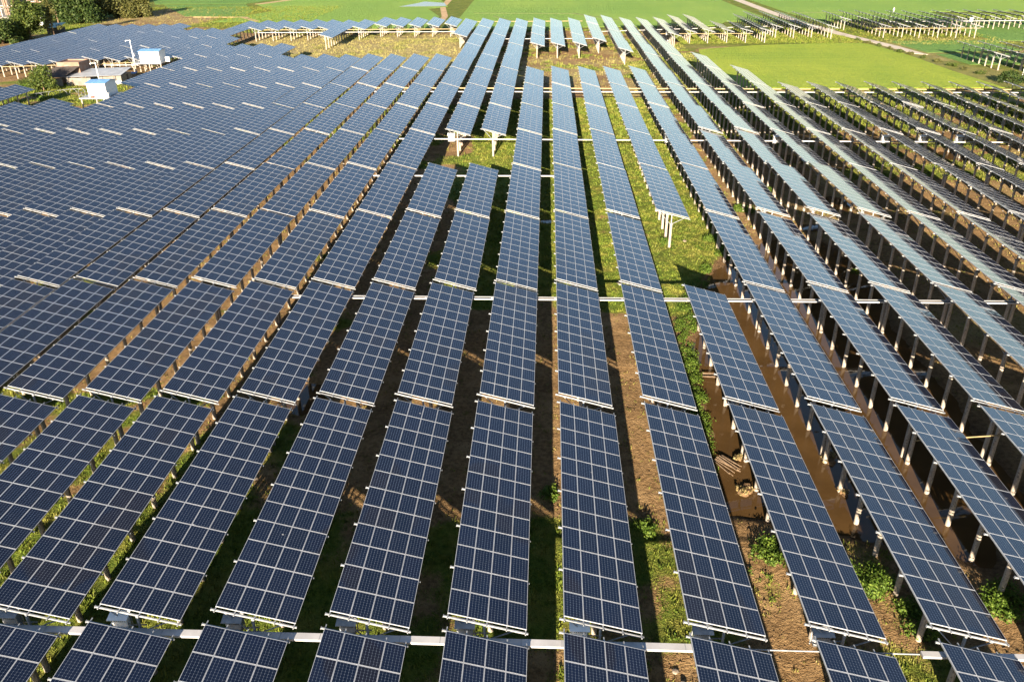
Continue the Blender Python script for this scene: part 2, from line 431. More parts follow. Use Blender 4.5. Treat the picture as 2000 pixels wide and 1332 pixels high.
def sheet(name, poly, mat, t=.3, lift=0.0):
    mb = MB(); n = len(poly)
    top = [(x, y, float(hbase(np.array(y))) + t + lift) for x, y in poly]; bot = [(x, y, z - t - .3) for x, y, z in top]
    mb.face(top)
    for i in range(n):
        j = (i+1) % n; mb.face([bot[i], bot[j], top[j], top[i]])
    o = mb.build(name, mat); tag(o, kind='structure'); return o
sheet('rice_field', [(40.5,189),(101,188.5),(99.5,212),(99,240),(95.5,262),(84,262),(62,258),(44,250),(40.8,222)], M['paddy'], .10)
sheet('rice_field', [(-34,304),(60,309),(66,322),(84,322),(82,352),(80,416),(79,520),(-36,520)], M['field'], .10)
sheet('rice_field', [(-130,330),(-112,330),(-100,312),(-41,304),(-43,345),(-52,378),(-44,386),(-52,424),(-58,520),(-120,520),(-128,432),(-137,406),(-118,372)], M['field'], .09)
sheet('rice_field', [(-149,352),(-124,350),(-127,372),(-141,404),(-180,404)], M['field2'], .09)
sheet('rice_field', [(-142,408),(-134,432),(-124,520),(-240,520),(-186,408)], M['field2'], .08)
sheet('rice_field', [(93,420),(95.5,356),(98,324),(150,321),(151,352),(210,352),(330,352),(330,520),(93,520)], M['field'], .10)
sheet('rice_field', [(156,325),(300,325),(300,347),(156,345)], M['paddy'], .09)
sheet('rice_field', [(106,242),(134,246),(134,262),(140,266),(230,266),(230,318),(136,318),(136,268),(104,266)], M['field2'], .08)
sheet('rice_field', [(108,221),(240,221),(240,243),(107,239)], M['field2'], .08)
sheet('path', [(83.5,520),(86,416),(87.7,356),(89.6,319),(93.2,285),(97.6,266),(101.6,240),(104.5,238),(102.6,256),(99,274),(96.8,287),(93.4,321),(91.4,357),(90.2,416),(89,520)], M['path'], .05, .04)
sheet('path', [(-41,300),(-38.5,300),(-39.5,345),(-45,385),(-46,426),(-52,520),(-56,520),(-49,426),(-47.5,385),(-42,345)], M['dirt'], .05, .02)
sheet('path', [(-190,437.5),(-20,425.5),(-20,428),(-190,440.5)], M['path'], .12, .02)
sheet('flooded_field', [(-66,387),(-45,388.5),(-47.6,404),(-58,412),(-60,404)], M['water_far'], .02, .12)
sheet('flooded_field', [(-43,428),(-18,427),(-18,440),(-44,440)], M['water_far'], .02, .13)

for poly in ([(-137,405),(-126,432),(-122,432),(-133,405)], [(-4,303.5),(-22,345),(-21,345),(-2,303.5)], [(95.5,352),(118,352),(143,339),(143,337.5),(118,350),(95.5,350)], [(-144,350),(-122,348),(-111,331),(-113,331),(-124,346),(-144,348)],
             [(30,322),(10,352),(-30,356),(-30,358),(11,354),(32,322)]):
    sheet('field_bank', poly, M['dirt'] if poly[0][0] < -100 else M['bank'], .11, .03)

# ------------------------------------------------------------------ solar tables
TILT = R(15.148); CT, ST = math.cos(TILT), math.sin(TILT)
MW, ML, PW, PL = 0.994, 1.625, 1.006, 1.645          # module size and pitch across / along
NX_, NY_ = 4, 12
TW, TL = NX_ * PW, NY_ * PL
EDGE = 4.72                                          # high edge above the table's base
POST_S = 1.85
def sl(s, y, h=0.0): return (s * CT + h * ST, y, EDGE - s * ST + h * CT)     # table coordinates of the slope plane

def module_faces(mb, ox, oy, ui, vi, h=0.0):
    fs, fl, t = .030, .020, .038                     # frame lips on the short and long sides, thickness
    x0, x1, y0, y1 = ox, ox + MW, oy, oy + ML
    a0, a1, b0, b1 = x0 + fl, x1 - fl, y0 + fs, y1 - fs
    e = 1e-4
    mb.face([(a0,b0,h-.004),(a1,b0,h-.004),(a1,b1,h-.004),(a0,b1,h-.004)], 0, [(ui+e,vi+e),(ui+1-e,vi+e),(ui+1-e,vi+1-e),(ui+e,vi+1-e)])
    mb.face([(x0,y0,h),(x1,y0,h),(a1,b0,h),(a0,b0,h)], 1); mb.face([(x1,y0,h),(x1,y1,h),(a1,b1,h),(a1,b0,h)], 1)
    mb.face([(x1,y1,h),(x0,y1,h),(a0,b1,h),(a1,b1,h)], 1); mb.face([(x0,y1,h),(x0,y0,h),(a0,b0,h),(a0,b1,h)], 1)
    mb.face([(x0,y0,h-t),(x1,y0,h-t),(x1,y0,h),(x0,y0,h)], 1); mb.face([(x1,y0,h-t),(x1,y1,h-t),(x1,y1,h),(x1,y0,h)], 1)
    mb.face([(x1,y1,h-t),(x0,y1,h-t),(x0,y1,h),(x1,y1,h)], 1); mb.face([(x0,y1,h-t),(x0,y0,h-t),(x0,y0,h),(x0,y1,h)], 1)
    mb.face([(x0,y0,h-t),(x0,y1,h-t),(x1,y1,h-t),(x1,y0,h-t)], 2)
MODMATS = [M['cells'], M['frame'], M['backsheet']]
mb = MB(); module_faces(mb, 0, 0, 0, 0); ME_MODULE = mb.mesh('solar_module', MODMATS)
mb = MB()
for i in range(NX_):
    for j in range(NY_): module_faces(mb, i * PW, j * PL, i, j)
ME_ARRAY = mb.mesh('module_array', MODMATS)
# purlins run along the table under the module joints and stick out at both ends
PURLIN_S = [.03, PW - .006, 2*PW - .006, 3*PW - .006, 4*PW - .045]
mb = MB(); mb.box((-.026, -.30, -.098), (.026, TL + .28, -.040), 0); ME_PURLIN = mb.mesh('purlin', M['galv'])
RAFT_Y = [-.12] + [2 * PL * i - .01 for i in range(1, 6)] + [TL + .08]
mb = MB(); mb.box((-.16, -.032, -.185), (TW + .10, .032, -.100), 0); mb.box((-.19, -.05, -.20), (-.161, .05, -.085), 0)
ME_RAFTER = mb.mesh('rafter', M['galv'])
POST_X = POST_S * CT; POST_TOP = 3.05
def bracket(mb, y=0.0):
    top = sl(POST_S, 0, -.19)
    mb.box((POST_X-.055, y-.055, POST_TOP+.011), (POST_X+.055, y+.055, top[2]+.01))
    mb.box((POST_X-.2, y-.2, POST_TOP-.10), (POST_X+.2, y+.2, POST_TOP-.02))
    mb.box((POST_X-.12, y-.12, POST_TOP-.018), (POST_X+.12, y+.12, POST_TOP+.01))
    a, b = sl(.42, y, -.19), sl(3.42, y, -.19)
    mb.bar((POST_X-.17, y+.05, POST_TOP-.05), (a[0], y+.05, a[2]), .05, .05)
    mb.bar((POST_X+.17, y+.05, POST_TOP-.05), (b[0], y+.05, b[2]), .05, .05)
mb = MB(); bracket(mb); ME_BRACKET = mb.mesh('bracket', M['galv'])
mb = MB(); mb.tube((POST_X, 0, -1.6), (POST_X, 0, POST_TOP), .165, .16, 12); ME_POST = mb.mesh('post', M['concrete'], True)
MT = Matrix.Translation((0, 0, EDGE)) @ Matrix.Rotation(TILT, 4, 'Y')
def frame_into(mb, simple_=False):
    for s in PURLIN_S: mb.box((s-.026, -.30, -.098), (s+.026, TL+.28, -.040), 0, MT)
    for y in RAFT_Y:
        mb.box((-.16, y-.032, -.185), (TW+.10, y+.032, -.100), 0, MT)
        bracket(mb, y)
mb = MB(); frame_into(mb); ME_FRAME = mb.mesh('support_frame', M['galv'])

ROWX = {0:1.1,1:7.1,2:12.9,3:18.6,4:24.4,5:30.1,6:35.8,7:41.5,8:47.05,9:52.88,10:58.65,11:64.3,12:69.9,13:75.55,14:81.1,15:86.6,16:92.0,17:97.8,18:103.5,19:109,20:114.2,21:119.7,22:125.1,23:130.6,24:136,25:141,26:146.8,27:151.8,28:157,29:162.7,
 -1:-4.55,-2:-10.45,-3:-16.2,-4:-22.0,-5:-27.7,-6:-33.5,-7:-39.3,-8:-45.1,-9:-50.87,-10:-56.45,-11:-62.2,-12:-67.8,-13:-73.35,-14:-79,-15:-84.3,-16:-89.9,-17:-95.3,-18:-100.9,-19:-106.6,-20:-111.9,-21:-117.6,-22:-122.9,-23:-127.7,-24:-133,-25:-138.6,-26:-144,-27:-149.9}
YT = {-2:7.0,-1:27.83,0:48.7,1:69.5,2:90.2,3:110.8,4:131.2,5:151.7,6:172.3,7:192.9,8:213.4,9:233.9,10:254.4,11:275.0,12:295.5}
T = []          # (row, y of the far edge, segment)
def run(r, ns, seg='main'):
    for n in ns: T.append((r, YT[n], seg))
def runy(r, top, cnt, seg, step=20.5):
    for i in range(cnt): T.append((r, top - i * step, seg))
for r in range(-19, 18):
    if r <= -17: continue
    top = 7
    if -12 <= r <= -5 or r == 6: top = 8
    if -16 <= r <= -13: top = 9
    if r in (-4, -3, -2, 4, 5): top = 12
    if r >= 8: top = 6
    ns = [n for n in range(-2, top + 1)]
    if r == 2: ns.remove(2)
    if r in (-3, -2): ns.remove(4)
    if r == -16: ns.remove(6)
    run(r, ns)
for r in (-1, 0, 1): run(r, (10, 11, 12), 'far')
runy(2, 304.4, 3, 'far'); runy(3, 304.1, 4, 'far')
run(6, (11, 12), 'far'); runy(7, 303.0, 2, 'far'); runy(8, 303.8, 2, 'far')
runy(9, 283.5, 1, 'far'); runy(10, 284.1, 1, 'far'); runy(11, 303.9, 2, 'far')
for r in (12, 13, 14): runy(r, 314.0, 2, 'far')
runy(15, 312, 2, 'far')
runy(-5, 295.3, 2, 'far')
for r, y, c in ((-6,301.9,1),(-7,301.2,1),(-8,300.5,1),(-9,300.5,1),(-10,300.8,1),(-11,294.6,1),(-12,293.9,2),(-13,294.2,1),(-14,294.5,1),(-15,293.9,1),(-16,293.2,1),(-17,292.6,1)):
    runy(r, y, c, 'far')
runy(-18, 291.3, 4, 'west', 20.1)
runy(-17, 252.6, 2, 'west', 20.4)
for r in (-19, -20, -21): runy(r, 271.6, 3, 'west', 20.4)
for r in (-22, -23, -24, -25, -26, -27): runy(r, 285.3 if r == -22 else 284, 4, 'west', 20.1)
runy(-17, 156.9, 4, 'southwest', 20.6); runy(-18, 153.6, 3, 'southwest', 20.6); runy(-19, 153.6, 2, 'southwest', 20.6)
runy(-20, 172.3, 1, 'southwest'); runy(-21, 172.3, 1, 'southwest')
runy(17, 314.2, 1, 'track')
for r in range(18, 24): runy(r, 314.3 - (r-18) * .35, 2, 'track', 20.6)
for r in range(24, 30): runy(r, 314.0, 1, 'track')
runy(19, 232, 1, 'bank'); runy(20, 231.8, 2, 'bank'); runy(21, 231.3, 2, 'bank'); runy(22, 231, 2, 'bank')

tables = []
for r, yt, seg in T:
    y0 = yt - TL; z = float(zfar(yt - 10)) + random.uniform(-.07, .07); x = ROWX[r] + random.uniform(-.04, .04)
    if seg == 'main' and r in (4, 5, 6) and abs(yt - YT[3]) < 1: z += .38
    if seg == 'main' and r in (4, 5) and abs(yt - YT[5]) < 1: z += .30
    c = np.array([sl(s, y) for s in (0, TW) for y in (0, TL)]) + np.array([x, y0, z - EDGE])
    u, v = project(c)
    uu, vv = np.clip(u, 0, 2000), np.clip(v, 0, 1332)
    q = [0, 1, 3, 2]
    # visible share of the picture: area of the clipped outline (Sutherland-Hodgman on the frame)
    P = [(float(u[i]), float(v[i])) for i in q]
    def clip(P, ax, lim, keep_less):
        out = []
        for i in range(len(P)):
            a, b = P[i-1], P[i]; ia = (a[ax] <= lim) == keep_less; ib = (b[ax] <= lim) == keep_less
            if ia != ib:
                t = (lim - a[ax]) / (b[ax] - a[ax]); out.append(tuple(a[k] + t * (b[k]-a[k]) for k in (0, 1)))
            if ib: out.append(b)
        return out
    behind = (c @ np.array(fwd) - CAM_H * fwd.z).min() < 1
    area = 0
    if not behind:
        for ax, lim, kl in ((0, 0, False), (0, 2000, True), (1, 0, False), (1, 1332, True)):
            if P: P = clip(P, ax, lim, kl)
        if len(P) > 2: area = abs(sum(P[i-1][0]*P[i][1] - P[i][0]*P[i-1][1] for i in range(len(P)))) / 2
    keep = area > 0 or (u.max() > -260 and u.min() < 2300 and v.min() < 1332 + 700 and not behind) or (yt < 30 and -60 < x < 40)
    if keep: tables.append(dict(r=r, y0=y0, x=x, z=z, seg=seg, area=area))
tables.sort(key=lambda t: -t['area'])
seen = [t for t in tables if t['area'] > 6]
print('tables', len(tables), 'in view', len(seen))
indiv = seen[:300]; rest = tables[len(indiv):] if len(seen) <= 300 else seen[300:] + [t for t in tables if t['area'] <= 6]

ORD = ['', 'first', 'second', 'third', 'fourth', 'fifth', 'sixth', 'seventh', 'eighth', 'ninth', 'tenth', 'eleventh', 'twelfth', 'thirteenth', 'fourteenth', 'fifteenth', 'sixteenth', 'seventeenth', 'eighteenth']
for seg in set(t['seg'] for t in seen):
    for r in set(t['r'] for t in seen if t['seg'] == seg):
        for i, t in enumerate(sorted((t for t in seen if t['seg'] == seg and t['r'] == r), key=lambda t: t['y0'])): t['k'] = i + 1
SEG0 = {'far': -17, 'west': -27, 'southwest': -21, 'track': 17, 'bank': 19}
def table_label(t):
    r, k, seg = t['r'], t['k'], t['seg']
    pos = 'nearest' if k == 1 else ORD[k] + ' from front'
    if seg == 'main':
        if t['y0'] < 12 and k == 1: pos = 'cut by picture bottom'
        row = 'row broken by the grass clearing' if r == 2 else '%s row %s of row broken by clearing' % (ORD[abs(r-2)], 'left' if r < 2 else 'right')
        return 'blue solar table, %s, %s' % (pos, row)
    if seg == 'far': return 'far solar table, %s, %s row from %s at rice field edge' % (pos, ORD[r + 18] if r <= 0 else ORD[16 - r], 'left' if r <= 0 else 'right')
    if seg == 'west': return 'dark solar table behind the brick shed, %s, %s row from left' % (pos, ORD[r + 28])
    if seg == 'southwest': return 'solar table beside the small round tree, %s, %s row from left' % (pos, ORD[r + 22])
    if seg == 'track': return 'slanting solar table beyond concrete path, %s, %s row from path' % (pos, ORD[r - 16])
    return 'slanting solar table on the scrubby bank, %s, %s row from path' % (pos, ORD[r - 18])
GROUPS = {'main': 'solar tables of the main array', 'far': 'solar tables along the rice field edge', 'west': 'solar tables behind the sheds', 'southwest': 'solar tables by the small tree', 'track': 'solar tables beyond the path', 'bank': 'solar tables on the bank'}

MODS = set(id(t) for t in sorted(indiv, key=lambda t: -t['area'])[:34])
for t in indiv:
    root = empty('solar_table', (t['x'], t['y0'], t['z'] - EDGE), (random.gauss(0, .0012), random.gauss(0, .003), random.gauss(0, .0012)))
    tag(root, table_label(t), 'solar table', GROUPS[t['seg']])
    left_mass = t['seg'] in ('west', 'southwest') or (t['r'] <= -8 and t['seg'] == 'main')
    if id(t) in MODS:
        for i in range(NX_):
            for j in range(NY_):
                link('solar_module', ME_MODULE, root, sl(i * PW, j * PL), (0, TILT + random.uniform(-.0016, .0016), 0))
        for s in PURLIN_S: link('purlin', ME_PURLIN, root, sl(s, 0), (0, TILT, 0))
        for y in RAFT_Y: link('rafter', ME_RAFTER, root, sl(0, y), (0, TILT, 0))
        for y in RAFT_Y:
            p = link('post', ME_POST, root, (0, y, 0)); link('bracket', ME_BRACKET, p)
    else:
        link('module_array', ME_ARRAY, root, sl(0, 0), (0, TILT, 0))
        link('support_frame', ME_FRAME, root)
        for y in RAFT_Y: link('post', ME_POST, root, (0, y, 0))
# everything past the 300 largest, and the tables just outside the frame that shade and mirror the scene
if rest:
    parts = []
    mb = MB()
    for i in range(NX_):
        for j in range(NY_): module_faces(mb, i * PW, j * PL, i, j)
    mv = np.array(mb.v); mf = np.array(mb.f); mm = np.array(mb.m); mu = np.array([p for f in mb.uv for p in f]).reshape(len(mb.f), 4, 2)
    mv = np.array([MT @ Vector(p) for p in mv])
    fb = MB(); frame_into(fb)
    for y in RAFT_Y: fb.tube((POST_X, y, -1.6), (POST_X, y, POST_TOP), .165, .16, 8, 1, cap=False)
    fv = np.array(fb.v); ff = np.array(fb.f); fm = np.array(fb.m) + 3
    bv = np.concatenate([mv, fv]); bf = np.concatenate([mf, ff + len(mv)]); bm = np.concatenate([mm, fm]); bu = np.concatenate([mu, np.zeros((len(ff), 4, 2))])
    V, Fq, MI, UV = [], [], [], []
    for k, t in enumerate(rest):
        V.append(bv + np.array([t['x'], t['y0'], t['z'] - EDGE])); Fq.append(bf + k * len(bv)); MI.append(bm); UV.append(bu + 50 * k)
    me = np_mesh('solar_tables', np.concatenate(V), np.concatenate(Fq), MODMATS + [M['galv'], M['concrete']], np.concatenate(MI), np.concatenate(UV))
    o = link('solar_tables', me); tag(o, 'remaining far solar tables of the array', 'solar tables', kind='stuff')


# ------------------------------------------------------------------ cable trays and pipes across the rows
def cable_tray(label, x0, x1, ya, yb, z, w=.36, style='trunking', mat='tray', zb=None, group='cable trays across the array'):
    zb = z if zb is None else zb; L = math.hypot(x1-x0, yb-ya)
    rot = (0, -math.atan2(zb-z, L), math.atan2(yb-ya, x1-x0))
    root = empty('cable_tray', (x0, ya, z), rot); tag(root, label, 'cable tray', group)
    if style == 'ladder':
        for sy in (-1, 1):
            mb = MB(); mb.box((0, sy*w/2-.06, 0), (L, sy*w/2+.06, .10)); mb.build('side_rail', M[mat], root)
        mb = MB(); t = .25
        while t < L: mb.box((t, -w/2+.056, .02), (t+.06, w/2-.056, .06)); t += .5
        o = mb.build('rungs', M[mat], root); o['kind'] = 'stuff'
        mb = MB(); mb.box((0, -.11, .062), (L, .11, .085)); mb.build('cable', M['dark'], root)
    else:
        mb = MB(); mb.box((0, -w/2, 0), (L, w/2, .13)); mb.build('trunking', M[mat], root)
        mb = MB(); t = 1.0
        while t < L: mb.box((t, -w/2-.004, -.01), (t+.035, w/2+.004, .134)); t += 2.0
        o = mb.build('joint_strips', M['galv'], root); o['kind'] = 'stuff'
    return root
def pipe(label, x0, x1, ya, yb, z, r=.06, mat='yellow', name='pipe', zb=None):
    zb = z if zb is None else zb
    mb = MB(); mb.tube((0,0,0), (x1-x0, yb-ya, zb-z), r, r, 8); o = mb.build(name, M[mat], None, (x0, ya, z))
    tag(o, label, 'pipe', 'pipes across the array'); return o
cable_tray('wide white cable trunking across the gap nearest the bottom of the picture', -34, 8.2, 28.62, 28.40, -1.50, .42)
cable_tray('short white trunking at the bottom right corner', 18.3, 24, 28.35, 28.3, -1.50, .34)
pipe('thin grey pipe spanning the bare soil at the bottom right', 8.3, 18.2, 28.40, 28.35, -1.42, .035, 'galv')
cable_tray('white ladder tray carrying cables over the muddy pool', -24, 60, 68.95, 68.85, -1.42, .44, 'ladder')
cable_tray('thin white tray over the green strip in front of the grass gap', -26, 3, 109.0, 109.0, -1.35, .22)
cable_tray('white tray under the hanging tables at the mid distance gap', -26, 84, 130.4, 127.6, -1.42, .26)
cable_tray('long white tray along the near edge of the yellow rice field', -36, 104, 170.3, 167.2, -1.40, .45)
pipe('long yellow pipe beside the rice field edge', -36, 104, 173.6, 169.6, -1.25, .13)
cable_tray('far white tray in the dry meadow on the left', -92, -24, 270.6, 270.6, -1.75, .30, zb=-1.75)
pipe('yellow pipe in front of the far left tables', -92, -24, 275.2, 275.2, -1.45, .12)
cable_tray('far white tray between the three short middle tables', -14, 14, 252, 252, -1.65, .35)
cable_tray('far white tray under the short tables right of middle', 13, 74, 268.0, 280.5, -1.7, .32)
pipe('pale pipe along the near ends of the far right tables', 34, 62, 263.2, 262.6, -1.75, .09)
pipe('yellow pipe along the far edge of the middle tables', -26, 12, 296.8, 296.8, -1.6, .12)
pipe('pale pipe along the near ends of the tables beyond the path', 102, 134, 273.4, 272.6, -1.75, .09)
cable_tray('far white tray among the tables beyond the path', 110, 168, 291, 292.4, -1.8, .34)
cable_tray('white tray in front of the tables behind the sheds', -111, -97, 207.6, 207.6, -1.75, .3)
pipe('yellow pipe in front of the tables behind the sheds', -134, -100, 203.2, 209.6, -1.35, .09)
pipe('thin yellow striped pole bridging two tables above the dark mud', 25.2, 31.2, 46.6, 47.4, -1.5, .045, 'yellow')

# ------------------------------------------------------------------ inverters hung below the near ends of the tables
def inverter(x, y, z, label, white=False, s=1.0):
    root = empty('inverter', (x, y, z)); tag(root, label, 'inverter box', 'inverter boxes under the tables')
    mb = MB(); mb.box((-.36*s, -.14*s, -.46*s), (.36*s, .14*s, .34*s)); mb.box((-.30*s, -.155*s, -.40*s), (.30*s, -.141*s, .28*s)); mb.build('housing', M['white' if white else 'galv'], root)
    mb = MB(); mb.face([(-.48*s,-.34*s,.36*s),(.48*s,-.34*s,.36*s),(.48*s,.22*s,.50*s),(-.48*s,.22*s,.50*s)]); mb.face([(-.48*s,.22*s,.47*s),(.48*s,.22*s,.47*s),(.48*s,-.34*s,.33*s),(-.48*s,-.34*s,.33*s)])
    mb.face([(-.48*s,-.34*s,.33*s),(.48*s,-.34*s,.33*s),(.48*s,-.34*s,.36*s),(-.48*s,-.34*s,.36*s)]); mb.build('rain_hood', M['white' if white else 'galv'], root)
    mb = MB()
    for i in range(6): mb.box((-.27*s+i*.1*s, -.172*s, .10*s), (-.21*s+i*.1*s, -.156*s, .24*s))
    mb.build('vents', M['dark'], root)
    mb = MB()
    for sx in (-.42, .42): mb.bar((sx*s, .16*s, -.6*s), (sx*s, .16*s, .62*s), .05, .05)
    mb.bar((-.42*s, .18*s, -.5*s), (1.1*s, .18*s, -.42*s), .05, .05); mb.bar((-.42*s, .18*s, .3*s), (1.1*s, .18*s, .2*s), .04, .04)
    mb.build('bracket', M['galv'], root)
for r, wh in ((-5, 0), (-4, 1), (-3, 0), (-2, 0), (-1, 0), (0, 1), (1, 0), (2, 0)):
    inverter(ROWX[r] + .78, 28.98, -1.12, '%s inverter box under the near end of the %s table from the bottom left' % ('white' if wh else 'grey', ORD[r + 7]), wh, 1.05)
for x, y, z, l in ((33.9, 245.9, -2, 'white inverter box under the far table by the rice field corner'), (36.6, 263.3, -1.5, 'white inverter box under the short far table right of middle'),
    (-4.0, 131.0, -1.4, 'white inverter box left of the narrow central green strip'), (-15.3, 130.9, -1.3, 'white inverter box under the left hanging table end'), (19.6, 131.0, -1.5, 'white inverter box right of the broken row at mid distance'),
    (36.7, 130.9, -1.6, 'white inverter box over the shaded pool at mid distance'), (53.7, 131.0, -1.6, 'white inverter box among the piles at the right'), (65.2, 131.0, -1.6, 'big white inverter box among the piles near the right edge'), (59.5, 131, -1.6, 'inverter box between two others among the right piles'),
    (139.9, 292.2, -1.4, 'white inverter box on the tray beyond the concrete path')):
    inverter(x, y, z, l, True, 1.25)

# ------------------------------------------------------------------ cabins on platforms
def cabin(x0, x1, y0, y1, z, h, label, plabel):
    cx, cy = (x0+x1)/2, (y0+y1)/2
    p = empty('platform', (cx, cy, -4.5)); tag(p, plabel, 'platform', 'raised platforms of the cabins')
    a0, a1, b0, b1 = x0-1.5-cx, x1+.7-cx, y0-1.1-cy, y1+.6-cy; zt = z + 4.5
    mb = MB(); mb.box((a0, b0, zt-.22), (a1, b1, zt-.004)); mb.build('deck', M['galv'], p)
    for px in (a0+.3, cx-cx, a1-.3):
        for py in (b0+.3, b1-.3):
            mb = MB(); mb.tube((px, py, -.8), (px, py, zt-.221), .15, .15, 10); mb.build('pile', M['concrete'], p, smooth=True)
    mb = MB(); n = 5
    for i in range(n + 1):
        t = i / n; mb.tube((a0+.05, b0+.05+(b1-b0-.1)*t, zt), (a0+.05, b0+.05+(b1-b0-.1)*t, zt+1.0), .025, .025, 6)
        mb.tube((a0+.06+(a1-a0-.1)*t, b0+.05, zt), (a0+.06+(a1-a0-.1)*t, b0+.05, zt+.55), .02, .02, 6)
    for hh in (.5, 1.0): mb.tube((a0+.05, b0+.05, zt+hh), (a0+.05, b1-.05, zt+hh), .025, .025, 6)
    mb.tube((a0+.05, b0+.05, zt+.55), (a1-.05, b0+.05, zt+.55), .02, .02, 6); mb.build('railing', M['galv'], p)
    c = empty('cabin', (cx, cy, z)); tag(c, label, 'cabin', 'white cabins')
    X, Y = (x1-x0)/2, (y1-y0)/2; rz = h + .32
    mb = MB(); mb.box((-X, -Y, 0), (X, Y, h))
    for sx in (-X, X): mb.face([(sx, -Y, h), (sx, Y, h), (sx, 0, rz-.02)] if sx > 0 else [(sx, Y, h), (sx, -Y, h), (sx, 0, rz-.02)])
    t = -X + .55
    while t < X - .1: mb.box((t-.012, -Y-.012, .05), (t+.012, -Y-.001, h-.05)); t += 1.1
    t = -Y + .55
    while t < Y - .1: mb.box((X+.001, t-.012, .05), (X+.012, t+.012, h-.05)); t += 1.1
    mb.build('wall', M['white'], c)
    e = .22; mb = MB()
    for sgn in (-1, 1):
        q = [(-X-e, sgn*(Y+e), h-.02), (X+e, sgn*(Y+e), h-.02), (X+e, 0, rz), (-X-e, 0, rz)]
        q2 = [(a, b, z_+.06) for a, b, z_ in q]
        mb.face(q2 if sgn < 0 else q2[::-1]); mb.face(q[::-1] if sgn < 0 else q)
        mb.face([q[0], q[1], q2[1], q2[0]] if sgn < 0 else [q[1], q[0], q2[0], q2[1]])
        mb.face([q[1], q[2], q2[2], q2[1]]); mb.face([q[3], q[0], q2[0], q2[3]])
        t = -X
        while t < X: mb.bar((t, sgn*(Y+e-.03), h+.045), (t, sgn*.02, rz+.065), .05, .03); t += .7
    mb.build('roof', M['bluemetal'], c)
    mb = MB(); mb.box((X+.013, -.5, .05), (X+.03, .5, 2.05)); d = mb.build('door', M['white'], c)
    mb = MB(); mb.box((X+.031, .34, .95), (X+.06, .4, 1.1)); mb.build('handle', M['dark'], d)
    return c
cabin(-90.9, -87.2, 162.0, 166.6, -.75, 2.6, 'near white cabin with a blue roof, standing among the panels on the left', 'raised steel platform under the near white cabin')
cabin(-100.6, -95.7, 206.4, 210.2, -.95, 2.6, 'far white cabin with a blue roof, left of the long panel edge', 'raised steel platform under the far white cabin')
def ac(x, y, z, label):
    root = empty('air_conditioner', (x, y, z)); tag(root, label, 'air conditioner', 'air conditioner units beside the cabins')
    mb = MB(); mb.box((-.5, -.35, 0), (.5, .35, 1.1)); mb.build('casing', M['white'], root)
    mb = MB(); mb.tube((0, -.351, .55), (0, -.37, .55), .33, .33, 14); mb.build('grille', M['galv'], root)
ac(-86.9, 161.4, -1.0, 'white unit at the corner of the near cabin'); ac(-94.4, 208.2, -.95, 'white unit on the deck right of the far cabin')
mb = MB(); mb.box((-.25, -.2, 0), (.25, .2, .5)); mb.box((-.28, -.23, .501), (.28, .23, .56)); tag(mb.build('bin', M['red'], None, (-89.9, 161.3, -1.0)), 'small red bin in front of the near white cabin', 'bin')
def pole(x, y, z0, z1, label, arm=True, r=.11, dx=0, cat='pole', arms=1, group='white utility poles'):
    root = empty('utility_pole', (x, y, z0)); tag(root, label, cat, group)
    mb = MB(); mb.tube((0, 0, 0), (dx, 0, z1-z0), r, r*.75, 10); mb.build('shaft', M['white'], root, smooth=True)
    if arm:
        mb = MB()
        for i in range(arms): mb.box((dx-.75, -.05, z1-z0-.35-i*.7), (dx+.75, .05, z1-z0-.22-i*.7))
        mb.build('crossarm', M['white'], root)
def camera_pole(x, y, z0, z1, label):
    root = empty('camera_pole', (x, y, z0)); tag(root, label, 'camera pole', 'white camera poles by the cabins')
    mb = MB(); mb.tube((0, 0, 0), (0, 0, z1-z0), .11, .08, 10); mb.build('shaft', M['white'], root, smooth=True)
    mb = MB(); mb.bar((-1.1, 0, z1-z0-.1), (.2, 0, z1-z0-.1), .06, .06); mb.build('arm', M['white'], root)
    mb = MB(); mb.box((-1.15, -.10, z1-z0-.32), (-.95, .10, z1-z0-.131)); mb.build('camera', M['white'], root)
    mb = MB(); mb.box((.101, -.2, (z1-z0)*.55), (.4, .2, (z1-z0)*.55+.7)); mb.build('control_box', M['white'], root)
camera_pole(-93.7, 172.4, -4.5, 4.2, 'white camera pole behind the near white cabin'); camera_pole(-103.6, 209.2, -4.5, 4.0, 'white camera pole left of the far white cabin')
for x, y, h, l in ((-200.5,312.5,6.0,'white pole with a crossarm at the left edge in front of the brick house'), (-199.6,306,4.5,'white pole at the very left edge'), (-223.7,387.1,7.5,'white pole with crossarm rising behind the dark trees'), (-229,404.6,8,'tall white pole right of the one behind the dark trees'),
    (-222,378,5.0,'short white pole between the brick house and slender tree'), (-229,423,7,'far white pole above the olive trees'), (-222,425,6,'farthest white pole at the top edge')):
    pole(x, y, -4.6, -4.6 + h + 1, l, 'crossarm' in l)

